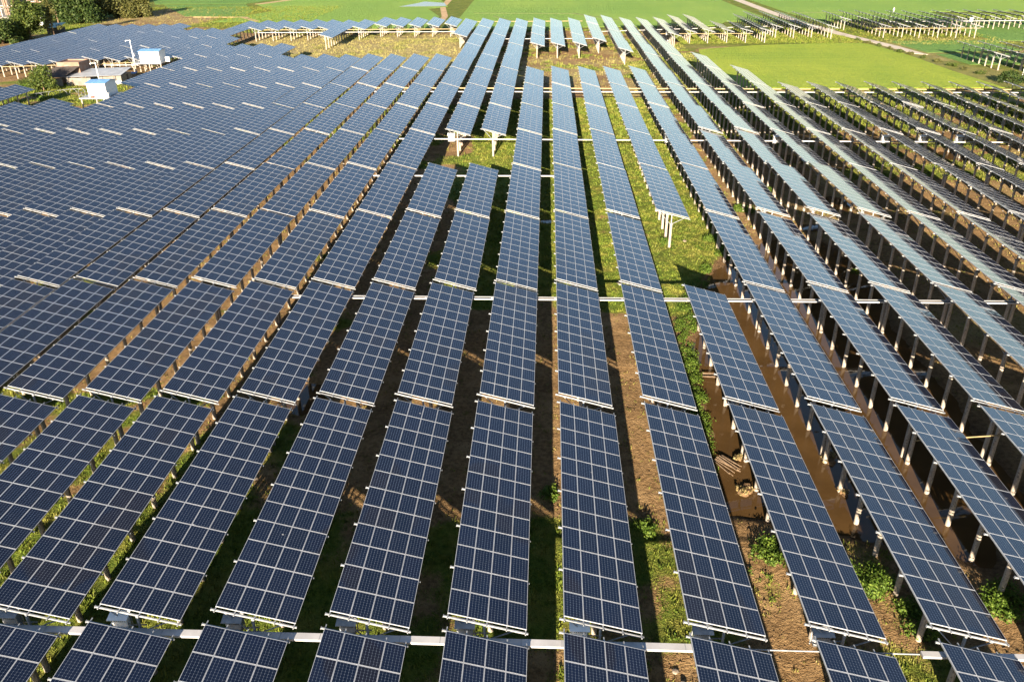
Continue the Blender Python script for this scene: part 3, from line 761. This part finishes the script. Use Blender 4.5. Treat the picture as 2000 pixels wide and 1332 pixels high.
# ------------------------------------------------------------------ sheds and houses
root = empty('brick_shed', (-114.4, 200.5, -4.5)); tag(root, 'flat roofed brick shed half covered by black net behind the long shed', 'shed')
mb = MB(); mb.box((-2.7, -2.5, 0), (2.7, 2.5, 4.7)); mb.build('wall', M['brick'], root)
mb = MB(); mb.box((-2.75, -2.55, 4.701), (2.75, -2.3, 4.95)); mb.box((-2.75, 2.3, 4.701), (2.75, 2.55, 4.95)); mb.box((-2.75, -2.299, 4.701), (-2.5, 2.299, 4.95)); mb.box((2.5, -2.299, 4.701), (2.75, 2.299, 4.95)); mb.build('parapet', M['brick'], root)
mb = MB(); mb.box((-.9, -2.53, 3.7), (.1, -2.505, 4.3)); mb.build('window', M['render'], root)
mb = MB(); mb.box((2.501, -.4, 2.6), (2.53, .5, 4.0)); mb.build('door', M['dark'], root)
def cloth_grid(corners, n, sag, mat, name, label, seed=1, thick=.03):
    A, B, C, D = [Vector(c) for c in corners]; V = []; rn = random.Random(seed)
    for i in range(n+1):
        for j in range(n+1):
            u, v = i/n, j/n; p = (A*(1-u)+B*u)*(1-v) + (D*(1-u)+C*u)*v
            p.z += -sag*4*u*(1-u)*(1-abs(2*v-1))*.8 + rn.uniform(-.06, .06); V.append(p)
    F = [(i*(n+1)+j, (i+1)*(n+1)+j, (i+1)*(n+1)+j+1, i*(n+1)+j+1) for i in range(n) for j in range(n)]
    me = bpy.data.meshes.new(name); me.from_pydata(V, [], F); me.materials.append(mat)
    o = link(name, me); md = o.modifiers.new('thickness', 'SOLIDIFY'); md.thickness = thick; tag(o, label, 'shade net' if 'net' in name else 'tarpaulin'); return o
cloth_grid([(-117.3,197.9,-.55),(-111.5,197.9,-.45),(-113.6,193.6,-2.25),(-119.6,193.6,-2.3)], 8, .25, M['net'], 'shade_net', 'black shade net draped from the brick shed onto the long roof', 3)
root = empty('long_shed', (-109, 199, -4.5)); tag(root, 'long low shed with a sloping grey sheet roof behind the near cabin', 'shed')
mb = MB(); q = [(-9.6, -5.2, 2.05), (8.2, -3.4, 2.30), (8.0, 3.0, 3.15), (-5.0, 3.2, 2.75)]
mb.face([(x, y, z+.06) for x, y, z in q]); mb.face(q[::-1])
for i in range(4): a, b = q[i], q[(i+1) % 4]; mb.face([a, b, (b[0], b[1], b[2]+.06), (a[0], a[1], a[2]+.06)])
for i in range(1, 16):
    t = i/16; a = Vector(q[0])*(1-t)+Vector(q[1])*t; b = Vector(q[3])*(1-t)+Vector(q[2])*t; mb.bar(a+Vector((0,.05,.075)), b+Vector((0,-.05,.075)), .06, .03)
mb.build('roof', M['greysheet'], root)
mb = MB(); mb.box((2.6, -2.6, 0), (7.7, 2.8, 2.15)); mb.build('wall', M['render'], root)
mb = MB(); mb.box((7.701, .2, .3), (7.74, 1.0, 2.0)); mb.build('door', M['dark'], root)
mb = MB(); mb.box((2.7, -2.66, .0), (7.6, -2.604, .9)); mb.build('white_base', M['white'], root)
for i in range(6):
    t = i/5.6; a = Vector(q[0])*(1-t)+Vector(q[1])*t; mb = MB(); mb.tube((a.x, a.y+.15, -.3), (a.x, a.y+.15, a.z-.02), .07, .07, 8); mb.build('post', M['wood'], root)
for nm, (xa, xb), l in (('shade_net', (-118.2, -114.6), 'grey brown net curtain under the eave, left of the dark doorway'), ('shade_net', (-113.7, -108.0), 'sagging brown net curtain under the eave, right of the dark doorway')):
    fy = lambda x: 193.8 + (x + 118.6) / 17.8 * 1.8
    cloth_grid([(xa, fy(xa)+.2, -4.4), (xb, fy(xb)+.2, -4.4), (xb, fy(xb)+.1, -2.55), (xa, fy(xa)+.1, -2.6)], 6, .1, M['render'], nm, l, int(-xa))
root = empty('lean_to', (-120.5, 198.5, -4.5)); tag(root, 'pale sheet lean-to roof left of the brick shed', 'lean-to')
mb = MB(); mb.face([(-2.4,-1.0,2.62),(2.2,-2.4,2.16),(2.8,1.0,2.95),(-2.1,1.2,2.98)]); mb.face([(-2.1,1.2,2.94),(2.8,1.0,2.91),(2.2,-2.4,2.12),(-2.4,-1.0,2.58)]); mb.build('roof', M['greysheet'], root)
for px, py in ((-2.1,-.9),(2.0,-2.2),(2.6,.9),(-1.9,1.1)):
    mb = MB(); mb.tube((px, py, 0), (px, py, 2.55 if py > 0 else 2.2), .06, .06, 8); mb.build('post', M['wood'], root)
cloth_grid([(-103.2,203.6,-3.2),(-101.2,203.6,-3.1),(-101.2,205.2,-2.9),(-103.2,205.2,-3.0)], 4, .1, M['tarp'], 'tarpaulin', 'small blue tarpaulin beside the long shed gable', 5)
root = empty('hoop_frame', (-108.5, 182.5, -4.45)); tag(root, 'low bent frame of thin pipes on the grass before the long shed', 'hoop frame')
mb = MB()
for k in range(6):
    t = k / 5; x = -5.5 + 8.5 * t; y = -4.5 + 7.5 * math.sin(t * 1.5)
    for i in range(6):
        a0, a1 = math.pi*i/6, math.pi*(i+1)/6
        mb.tube((x+.9*math.cos(a0), y, 1.1*math.sin(a0)), (x+.9*math.cos(a1), y, 1.1*math.sin(a1)), .035, .035, 6)
mb.build('hoop', M['galv'], root)
mb = MB()
for k in range(5):
    t, t2 = k/5, (k+1)/5; mb.tube((-5.5+8.5*t, -4.5+7.5*math.sin(t*1.5), 1.1), (-5.5+8.5*t2, -4.5+7.5*math.sin(t2*1.5), 1.1), .04, .04, 6)
mb.build('ridge_pipe', M['galv'], root)

def brick_house(x, y, w, d, h, label, storeys=2, rot=0.0):
    root = empty('brick_house', (x, y, -4.8), (0, 0, rot)); tag(root, label, 'house', 'brick houses at the top left')
    sh = h / storeys
    mb = MB(); mb.box((-w/2, 0, 0), (w/2, d, h)); mb.build('wall', M['brick'], root)
    for s in range(storeys):
        mb = MB(); mb.box((-w/2-.4, -1.6, (s+1)*sh-.18), (w/2+.4, -.004, (s+1)*sh)); mb.build('balcony_slab', M['render'], root)
        n = max(2, int(w / 3.6))
        for i in range(n):
            cx = -w/2 + (i+.5) * w / n
            mb = MB(); mb.box((cx-1.0, -.06, s*sh+.5), (cx+1.0, -.003, s*sh+sh-.5)); wn = mb.build('window', M['dark'], root)
            mb = MB(); mb.box((cx-1.12, -.09, s*sh+.38), (cx+1.12, -.061, s*sh+.49)); mb.build('sill', M['white'], wn)
        for i in range(n + 1):
            cx = -w/2 + .1 + i * (w-.2) / n; mb = MB(); mb.box((cx-.16, -1.55, s*sh), (cx+.16, -1.25, (s+1)*sh-.181)); mb.build('column', M['render'], root)
    mb = MB(); mb.box((-w/2-.4, -1.6, h+.001), (w/2+.4, d+.3, h+.25)); mb.build('roof', M['render'], root)
brick_house(-229, 352, 19, 9, 8.2, 'unfinished two storey brick house with open columns at the top left corner', 2)
brick_house(-243, 420, 30, 9, 8.5, 'brick building row behind the dark trees at the top edge', 2)
brick_house(-204, 318, 5.5, 5, 3.4, 'low brick outhouse by the left edge below the brick house', 1)
def hut(x, y, w, d, h, label, roofmat, slope=.9, wall='white'):
    root = empty('hut', (x, y, -4.7)); tag(root, label, 'hut', 'small huts by the trees')
    mb = MB(); mb.box((-w/2, -d/2, 0), (w/2, d/2, h-.1)); mb.build('wall', M[wall], root)
    e = .5; q = [(-w/2-e, -d/2-e, h-.05), (w/2+e, -d/2-e, h+.15), (w/2+e, d/2+e, h+slope), (-w/2-e, d/2+e, h+slope-.2)]
    mb = MB(); mb.face([(a, b, c+.08) for a, b, c in q]); mb.face(q[::-1])
    for i in range(4): a, b = q[i], q[(i+1) % 4]; mb.face([a, b, (b[0], b[1], b[2]+.08), (a[0], a[1], a[2]+.08)])
    mb.build('roof', M[roofmat], root)
    mb = MB(); mb.box((w/2+.002, -d/4, .2), (w/2+.04, d/4, h-.6)); mb.build('door', M['dark'], root)
hut(-172.6, 297, 4.2, 4.5, 2.1, 'shelter with a pale green sheet roof beside the slender tree', 'greenroof', 1.2, 'dark')
hut(-194.5, 325, 5, 5, 2.6, 'white walled hut behind the round sunlit tree', 'white', .5)
cloth_grid([(-192.5,303,-4.35),(-187,303,-4.3),(-187,308,-4.3),(-192.5,308,-4.3)], 5, .05, M['tarp'], 'tarpaulin', 'blue tarpaulin on the ground left of the big tree', 9)
mb = MB(); mb.box((-1.6,-.5,0), (1.6,.5,.12)); mb.box((-1.3,-.4,-.5), (-1.1,.4,-.001)); mb.box((1.1,-.4,-.5), (1.3,.4,-.001)); tag(mb.build('slab_bench', M['white'], None, (-160.6, 292, -4.2)), 'white slab lying in the shade below the dark trees', 'slab')
root = empty('railing', (111.2, 201.5, -4.35)); tag(root, 'white metal railing frame at the right edge above the array', 'railing')
mb = MB()
for x in (0, 1.1, 2.2): mb.tube((x, 0, -.4), (x, 0, 2.0), .05, .05, 8)
mb.build('upright', M['white'], root)
mb = MB()
for z in (.7, 1.35, 2.0): mb.tube((0, 0, z), (2.2, 0, z), .05, .05, 8)
mb.build('rail', M['white'], root)

# ------------------------------------------------------------------ foliage
def leaves(centers, radii, n, size, flat=1.0, seed=0, shell=.55):
    g = np.random.default_rng(seed); C = np.asarray(centers, float); Rr = np.asarray(radii, float)
    if Rr.ndim == 1: Rr = np.stack([Rr, Rr, Rr * flat], -1)
    w = Rr.prod(1) ** (2/3); k = g.choice(len(C), n, p=w / w.sum())
    d = g.normal(size=(n, 3)); d /= np.linalg.norm(d, axis=1)[:, None]
    rad = shell + (1 - shell) * g.random(n) ** .7; rad *= 1 + .18 * g.normal(size=n)
    P = C[k] + d * Rr[k] * rad[:, None]
    nrm = d * .8 + g.normal(size=(n, 3)) * .7 + np.array([0, 0, .35]); nrm /= np.linalg.norm(nrm, axis=1)[:, None]
    a = np.cross(nrm, g.normal(size=(n, 3))); a /= np.linalg.norm(a, axis=1)[:, None]; b = np.cross(nrm, a)
    s = size * (.6 + .8 * g.random(n))[:, None]
    V = np.stack([P - a*s, P - b*s*.55, P + a*s, P + b*s*.55], 1).reshape(-1, 3)
    return V, np.arange(4 * n).reshape(-1, 4)
def tree(name, label, x, y, H, W, mat, n=2600, leafs=.34, lobes=9, seed=0, trunk=.35, lean=0.0, group='trees at the top left', low=.08, z0=None):
    g = random.Random(seed); z0 = float(hbase(np.array(float(y)))) if z0 is None else z0
    root = empty(name, (x, y, z0)); tag(root, label, 'tree', group)
    C, Rr = [], []
    for i in range(lobes):
        a = g.uniform(0, 6.28); t = g.uniform(0, 1); rr = W * .5 * (1 - .75 * max(0, t - .35)) * g.uniform(.45, .85)
        C.append((rr*math.cos(a)+lean*t, rr*math.sin(a), H*(low+.06+(.86-low)*t))); q = W * g.uniform(.17, .30); Rr.append((q, q, q * g.uniform(.7, 1.0)))
    C.append((lean*.5, 0, H*.50)); Rr.append((W*.33, W*.33, H*.36))
    V, Fq = leaves(C, Rr, n, leafs, seed=seed, shell=.5)
    link('crown', np_mesh('crown', V, Fq, mat), root)
    mb = MB(); mb.tube((0, 0, -.4), (lean*.3, 0, H*.45), trunk, trunk*.6, 8)
    for c in C[:5]: mb.tube((lean*.3, 0, H*.38), c, trunk*.45, trunk*.12, 6)
    mb.build('trunk', M['bark'], root, smooth=True); return root
tree('broadleaf_tree', 'big round sunlit green tree left of the slender tree', -172.6, 281, 12.0, 11.0, M['leaf_mid'], 7000, .38, 18, 1)
tree('broadleaf_tree', 'dark low tree at the left edge beside the panels', -175.5, 270, 6.2, 11, M['leaf_dark'], 4500, .38, 13, 2)
tree('slender_tree', 'tall slender pale leaved tree with a visible trunk', -168.4, 288, 15.5, 5.2, M['leaf_olive'], 2600, .28, 11, 3, .22, -1.2, low=.12)
tree('broadleaf_tree', 'dark green tree right of the slender tree', -189, 328, 11, 16, M['leaf_dark'], 7000, .42, 14, 4)
tree('broadleaf_tree', 'dense dark green tree left of the olive trees', -181, 332, 10.5, 14, M['leaf_dark'], 6500, .42, 14, 5)
tree('broadleaf_tree', 'yellowish olive tree right of the dark ones', -180.5, 348, 9.5, 14, M['leaf_olive'], 5000, .42, 11, 6)
tree('broadleaf_tree', 'middle olive tree above the brown reeds', -174.0, 348, 10, 14, M['leaf_olive'], 5200, .42, 11, 7)
tree('broadleaf_tree', 'rightmost olive tree at the end of the tree line', -166.5, 352, 8, 12, M['leaf_olive'], 4200, .40, 10, 8)
tree('broadleaf_tree', 'green tree at the top edge behind the slender tree', -203, 376, 11, 16, M['leaf_dark'], 5200, .48, 11, 9)
tree('broadleaf_tree', 'farther green tree at the top edge right of the poles', -205, 408, 11, 18, M['leaf_dark'], 5200, .50, 11, 10)
tree('broadleaf_tree', 'tall green tree behind the white hut', -197, 347, 9, 11, M['leaf_mid'], 4200, .44, 10, 13)
tree('broadleaf_tree', 'small round bright tree beside the black net', -116.0, 188.5, 4.6, 5.6, M['leaf_mid'], 3600, .22, 11, 11, .16, group='trees by the sheds', low=.1)
tree('broadleaf_tree', 'small leafy tree at the right edge above the rice', 104.5, 194, 3.2, 4.5, M['leaf_dark'], 1500, .2, 8, 12, .1, group='trees by the sheds', low=.05)
tree('broadleaf_tree', 'leafy tree at the right edge behind the last row', 109.5, 193, 3.6, 4.5, M['leaf_dark'], 1500, .2, 8, 14, .1, group='trees by the sheds', low=.05)

def bush(x, y, r, h, label, mat='leaf_lush', n=900, size=.085, seed=0, group='bushes among the rows', name='bush'):
    g = random.Random(seed * 31 + 5); z = float(hground(np.array([x]), np.array([y]))[0])
    C, Rr = [], []
    for i in range(9):
        a = g.uniform(0, 6.28); d = r * g.uniform(.1, .75); q = r * g.uniform(.28, .5); hh = h * g.uniform(.45, .95)
        C.append((d*math.cos(a)*1.0, d*math.sin(a)*1.25, hh*.35)); Rr.append((q, q, hh*.6))
    V, Fq = leaves(C, Rr, int(n * r * r), size, seed=seed, shell=.6)
    o = link(name, np_mesh(name, V, Fq, M[mat]), None, (x, y, z)); tag(o, label, 'bush', group); return o
BUSH = [(6.8,40.9,1.0,.8,'small bright bush on the soil strip right of the picture centre'),(14.0,39.2,1.5,.9,'leafy bush between the pool and the bottom soil'),(19.2,36.6,1.9,1.3,'large lush bush between two tables at the bottom right'),
 (20.9,33.6,1.4,1.0,'lower lush bush below the large one at the bottom right'),(26.3,34.8,1.7,1.1,'lush bush at the right edge near the bottom'),(.5,44.4,.9,.6,'small green bush in the dark gap at the picture centre'),
 (21.3,88.6,1.7,1.2,'round green bush at the head of the muddy pool'),(20.6,93.4,1.6,1.0,'green bush behind the one at the pool head'),(14.6,92.4,1.0,.7,'green bush at the foot of the hanging table pile'),
 (26.5,104.5,1.5,1.0,'green bush under the raised table right of the clearing'),(31.5,113.5,1.3,.9,'green bush by the piles beyond the raised table'),(34.6,84.5,1.2,.9,'bush between the piles right of the pool'),
 (11.8,56.5,.9,.7,'leafy bush on the near pool bank'),(12.5,62.5,.9,.7,'leafy bush midway along the pool bank'),(17.6,84.2,1.0,.8,'leafy bush on the far pool bank')]
for i, (x, y, r, h, l) in enumerate(BUSH): bush(x, y, r, h, l, seed=i + 3)
for i, (x, y, r, h, l) in enumerate([(-110.5,178.5,1.6,1.0,'weedy bush on the bank before the small round tree'),(-113.5,182,1.4,1.1,'bright bush right below the small round tree'),(-122,192,2.2,1.6,'pale bush left of the small round tree'),(-125,196,2.4,1.7,'bush in front of the leftmost frame posts'),(-91.5,196,1.6,1.0,'low bush beside the long shed gable'),(-103,174,1.5,.8,'weeds on the grass behind the near cabin rail')]):
    bush(x, y, r, h, l, 'leaf_mid' if i % 2 else 'leaf_lush', 260, .16, seed=40 + i, group='bushes by the sheds')
pb = [(100.6,232),(99.6,238),(98.9,243),(98.0,249),(97.2,255),(96.3,261),(95.2,268),(100.8,226),(101.5,219),(102.2,213),(103.2,207)]
for i, (x, y) in enumerate(pb):
    bush(x + (1.0 if i > 6 else .1), y, .9 + .3 * (i % 3), 1.1, '%s scrubby bush from the far end along the concrete path' % ORD[[5,4,3,2,1,0,0,6,7,8,9][i] + 2] if i != 6 else 'scrubby bush at the far end beside the concrete path', 'leaf_olive' if i % 2 else 'leaf_mid', 260, .17, seed=60 + i, group='bushes along the path')

# creeper strip along the pool bank
g = np.random.default_rng(5); n = 210
ty = g.uniform(45.5, 81, n); bx = np.interp(ty, [41.5,48.8,58.9,69.3,77.6,85.2], [10.8,12.2,12.9,14.0,15.8,18.8]) - g.uniform(-.25, 1.5, n)
bz = hground(bx, ty); rr = g.uniform(.3, .65, n)
V, Fq = leaves(np.stack([bx, ty, bz + .12], -1), np.stack([rr, rr*1.2, rr*.6], -1), 17000, .075, seed=8, shell=.5)
tag(link('creeper', np_mesh('creeper', V, Fq, M['leaf_lush'])), 'lush green creeper strip along the bank of the muddy pool', 'creeper')

# mud clumps and sticks at the pool
def clump(x, y, r, label, seed):
    g = random.Random(seed); bm_v = []; mb = MB()
    z = WATER_Z
    for i in range(7):
        a = g.uniform(0, 6.28); d = r * g.uniform(0, .7); q = r * g.uniform(.3, .55); n = 9
        ring = [(d*math.cos(a)+q*math.cos(t)*g.uniform(.8,1.2), d*math.sin(a)+q*math.sin(t)*g.uniform(.8,1.2), -.15) for t in np.linspace(0, 6.28, n, endpoint=False)]
        top = [(d*math.cos(a)+(p[0]-d*math.cos(a))*.55, d*math.sin(a)+(p[1]-d*math.sin(a))*.55, .12+g.uniform(.02,.14)) for p in ring]
        for j in range(n): k = (j+1) % n; mb.face([ring[j], ring[k], top[k], top[j]])
        mb.face(top)
    root = empty('mud_clump', (x, y, z)); tag(root, label, 'mud clump', 'mud clumps in the pool')
    mb.build('mud', M['mudclod'], root)
    C = [(r*.5*g.uniform(-1,1), r*.5*g.uniform(-1,1), .2) for _ in range(4)]
    V, Fq = leaves(C, [r*.4]*4, 160, .09, .7, seed=seed); link('dry_stalks', np_mesh('dry_stalks', V, Fq, M['leaf_straw']), root)
M['mudclod'] = simple('mud_clod', (.15, .092, .045), .95, .35, 5)
for i, (x, y, r, l) in enumerate([(20.6,49.2,.95,'straw topped mud clump beside a pile in the pool'),(20.6,45.2,.5,'small mud clump at the foot of a pile in the pool'),(13.9,45.2,.8,'crumbling mud clump in the near pool corner'),(14.2,49.0,.45,'mud clump by the bundle of sticks'),(28.5,40.0,.6,'mud clump under the right table near the bottom bushes')]): clump(x, y, r, l, 70 + i)
def sticks(x, y, label, a, n=11, L=2.0):
    mb = MB(); g = random.Random(int(x * 10))
    for i in range(n):
        o = (i - n/2) * .10; b = a + g.uniform(-.12, .12) + (i - n/2) * .02
        p = Vector((o*math.cos(a+1.57), o*math.sin(a+1.57), g.uniform(.15, .3))); mb.tube(p, p + Vector((math.cos(b), math.sin(b), .03)) * L * g.uniform(.8, 1.1), .035, .03, 6)
    tag(mb.build('stick_bundle', M['wood'], None, (x, y, WATER_Z)), label, 'sticks', 'bundles of sticks by the pool')
sticks(12.7, 48.9, 'fan of bare sticks lying at the pool edge', -.9); sticks(13.6, 60.9, 'short bundle of poles on the bank by a pile', -.15, 6, 1.7)
for i, (x, y, s, l) in enumerate([(8.0,80.5,.3,'pale stone on the grass strip right of centre'),(8.6,77.0,.35,'pale dirt heap on the grass strip near the tray'),(16.8,93.0,.25,'white stone on the bare patch in the clearing'),(-16.5,53,.3,'pale stone at the foot of a pile in the shaded gap'),(7.0,29.8,.2,'round stone on the soil by the bottom trunking'),(7.3,29.0,.16,'smaller stone next to the round one by the trunking')]):
    gg_ = random.Random(i); me = bpy.data.meshes.new('stone')
    import bmesh
    bm = bmesh.new(); bmesh.ops.create_icosphere(bm, subdivisions=2, radius=s)
    for v in bm.verts: v.co *= gg_.uniform(.8, 1.15); v.co.z *= .5
    bm.to_mesh(me); bm.free(); me.materials.append(M['rope'])
    tag(link('stone', me, None, (x, y, float(hground(np.array([x]), np.array([y]))[0]) + s * .15)), l, 'stone', 'stones between the rows')

# a person far off in the rice (skin modifier figure)
def person(x, y, z, label):
    me = bpy.data.meshes.new('person')
    P = [(0,0,.95),(0,0,1.2),(0,.02,1.42),(0,.02,1.52),(0,0,1.66),(.1,0,.9),(.12,-.02,.5),(.13,.03,.06),(-.1,0,.9),(-.13,.05,.5),(-.14,.1,.06),(.2,.02,1.4),(.27,-.06,1.12),(.24,-.22,.92),(-.2,.02,1.4),(-.28,.0,1.12),(-.28,-.08,.86)]
    E = [(0,1),(1,2),(2,3),(3,4),(0,5),(5,6),(6,7),(0,8),(8,9),(9,10),(2,11),(11,12),(12,13),(2,14),(14,15),(15,16)]
    Rr = [.15,.14,.13,.06,.11,.09,.065,.05,.09,.065,.05,.065,.05,.035,.065,.05,.035]
    me.from_pydata(P, E, []); o = link('person', me, None, (x, y, z)); me.materials.append(M['white'])
    md = o.modifiers.new('skin', 'SKIN')
    for i, r in enumerate(Rr): me.skin_vertices[0].data[i].radius = (r, r)
    me.skin_vertices[0].data[0].use_root = True
    o.modifiers.new('sub', 'SUBSURF').render_levels = 1
    tag(o, label, 'person'); mb = MB(); mb.tube((0,0,1.70), (0,0,1.86), .24, .03, 12); mb.build('hat', M['leafhat'], o)
M['leafhat'] = simple('straw_hat', (.62, .5, .32), .8, .1, 5)
person(137.5, 352, float(hbase(np.array(352.))) - .05, 'person in pale clothes standing in the far rice field')

# ------------------------------------------------------------------ grass tufts on the ground
def tufts():
    g = np.random.default_rng(11); XY = []
    for (x0, x1, y0, y1, dens) in ((-48, 62, 19, 60, 14), (-62, 80, 60, 105, 9), (-60, 95, 105, 178, 4), (-95, 100, 178, 262, 1.5), (-92, 95, 262, 300, 1.4), (-125, -84, 150, 205, 2.6), (-180, -92, 296, 392, .9), (40, 140, 258, 300, .8)):
        n = int((x1-x0) * (y1-y0) * dens); XY.append(np.stack([g.uniform(x0, x1, n), g.uniform(y0, y1, n)], -1))
    XY = np.concatenate(XY); x, y = XY[:, 0], XY[:, 1]
    gr, dr, we = cover(x, y)
    p = np.clip(.10 + .95 * gr, 0, 1) * (1 - we) + .25 * dr
    u, v = project(np.stack([x, y, np.full(len(x), -4.6)], -1))
    inpaddy = (x > 40.5) & (x < 101) & (y > 188) & (y < 262)
    roadish = (np.abs(x - np.interp(y, [242, 285, 319], [103.5, 95.5, 91.0])) < 2.4) & (y > 240)
    ok = (g.random(len(x)) < p) & (u > -40) & (u < 2040) & (v > -5) & (v < 1420) & ~inpaddy & ~roadish & ~((x > -38) & (y > 303))
    x, y, gr, dr = x[ok], y[ok], gr[ok], dr[ok]; n = len(x); z = hground(x, y)
    dist = np.hypot(x, y); big = 1 + np.clip((dist - 60) / 130, 0, 1.3)
    h = (.10 + .20 * g.random(n) ** 2) * big * (.7 + .6 * fbm(x/3, y/3, 13)); k = 5
    ang = g.uniform(0, 6.28, (n, k)); ln = g.uniform(.15, .9, (n, k)); hh = h[:, None] * g.uniform(.6, 1.1, (n, k)); w = (.035 + .02 * g.random((n, k))) * big[:, None]
    ox = g.normal(0, .10, (n, k)) * big[:, None]; oy = g.normal(0, .10, (n, k)) * big[:, None]
    bx = x[:, None] + ox; by = y[:, None] + oy; ca, sa = np.cos(ang), np.sin(ang)
    zb = np.repeat(z[:, None], k, 1) - .03
    A = np.stack([bx - sa*w, by + ca*w, zb], -1); B = np.stack([bx + sa*w, by - ca*w, zb], -1)
    C_ = np.stack([bx + ca*ln*hh, by + sa*ln*hh, zb + hh], -1)
    V = np.stack([A, B, C_], 2).reshape(-1, 3); Fq = np.arange(len(V)).reshape(-1, 3)
    me = np_mesh('grass', V, Fq, M['tuft'])
    rp = lambda a: np.repeat(a, 3 * k)
    f_attr(me, 'green', rp(np.clip(gr + .5, 0, 1))); f_attr(me, 'dry', rp(np.clip(dr * .9 + (g.random(n) < .15) * .4, 0, 1))); f_attr(me, 'wet', rp(np.zeros(n)))
    tag(link('grass', me), 'grass and weeds growing between the solar rows', 'grass', kind='stuff'); print('tufts', n)
M['tuft'] = ground_mat('grass_blades', True)
tufts()


# broad weeds and dead stems among the grass, clods on the bare soil
def weeds():
    g = np.random.default_rng(23); N = 9000
    x = g.uniform(-48, 60, N); y = 19 + 120 * g.random(N) ** 1.5
    gr, dr, we = cover(x, y); u, v = project(np.stack([x, y, np.full(N, -4.6)], -1))
    patch = fbm(x/2.2, y/2.2, 71)
    ok = (g.random(N) < gr * sstep(.48, .66, patch) * .9) & (we < .3) & (u > -30) & (u < 2030) & (v < 1400)
    x, y = x[ok], y[ok]; z = hground(x, y); r = g.uniform(.12, .34, len(x))
    V, Fq = leaves(np.stack([x, y, z + r * .35], -1), np.stack([r, r, r * .75], -1), min(90000, 34 * len(x)), .062, seed=9, shell=.35)
    tag(link('weeds', np_mesh('weeds', V, Fq, M['leaf_lush'])), 'low broad leaved weeds in the green strips', 'weeds', kind='stuff')
def clods():
    g = np.random.default_rng(29); N = 60000
    x = g.uniform(-46, 45, N); y = 19 + 85 * g.random(N) ** 1.3
    gr, dr, we = cover(x, y); u, v = project(np.stack([x, y, np.full(N, -4.6)], -1))
    ok = (gr < .35) & (we < .5) & (g.random(N) < sstep(.40, .6, fbm(x/1.7, y/1.7, 83)) * .8) & (u > -30) & (u < 2030) & (v < 1400)
    x, y = x[ok], y[ok]; n = len(x); z = hground(x, y); r = .035 + .085 * g.random(n) ** 2.5
    base = np.array([(1,0,0),(0,1,0),(-1,0,0),(0,-1,0),(0,0,1)], float)
    a = g.uniform(0, 6.28, n); ca, sa = np.cos(a), np.sin(a)
    B = base[None] * (r[:, None] * g.uniform(.6, 1.3, (n, 5)))[..., None]
    V = np.stack([B[..., 0]*ca[:, None] - B[..., 1]*sa[:, None] + x[:, None], B[..., 0]*sa[:, None] + B[..., 1]*ca[:, None] + y[:, None], B[..., 2]*.8 + z[:, None] + .0], -1).reshape(-1, 3)
    F0 = np.array([(0,1,4),(1,2,4),(2,3,4),(3,0,4)]); Fq = (F0[None] + (np.arange(n) * 5)[:, None, None]).reshape(-1, 3)
    tag(link('soil_clods', np_mesh('soil_clods', V, Fq, M['mudclod'])), 'clods of dry soil on the bare strips', 'soil clods', kind='stuff')
weeds(); clods()
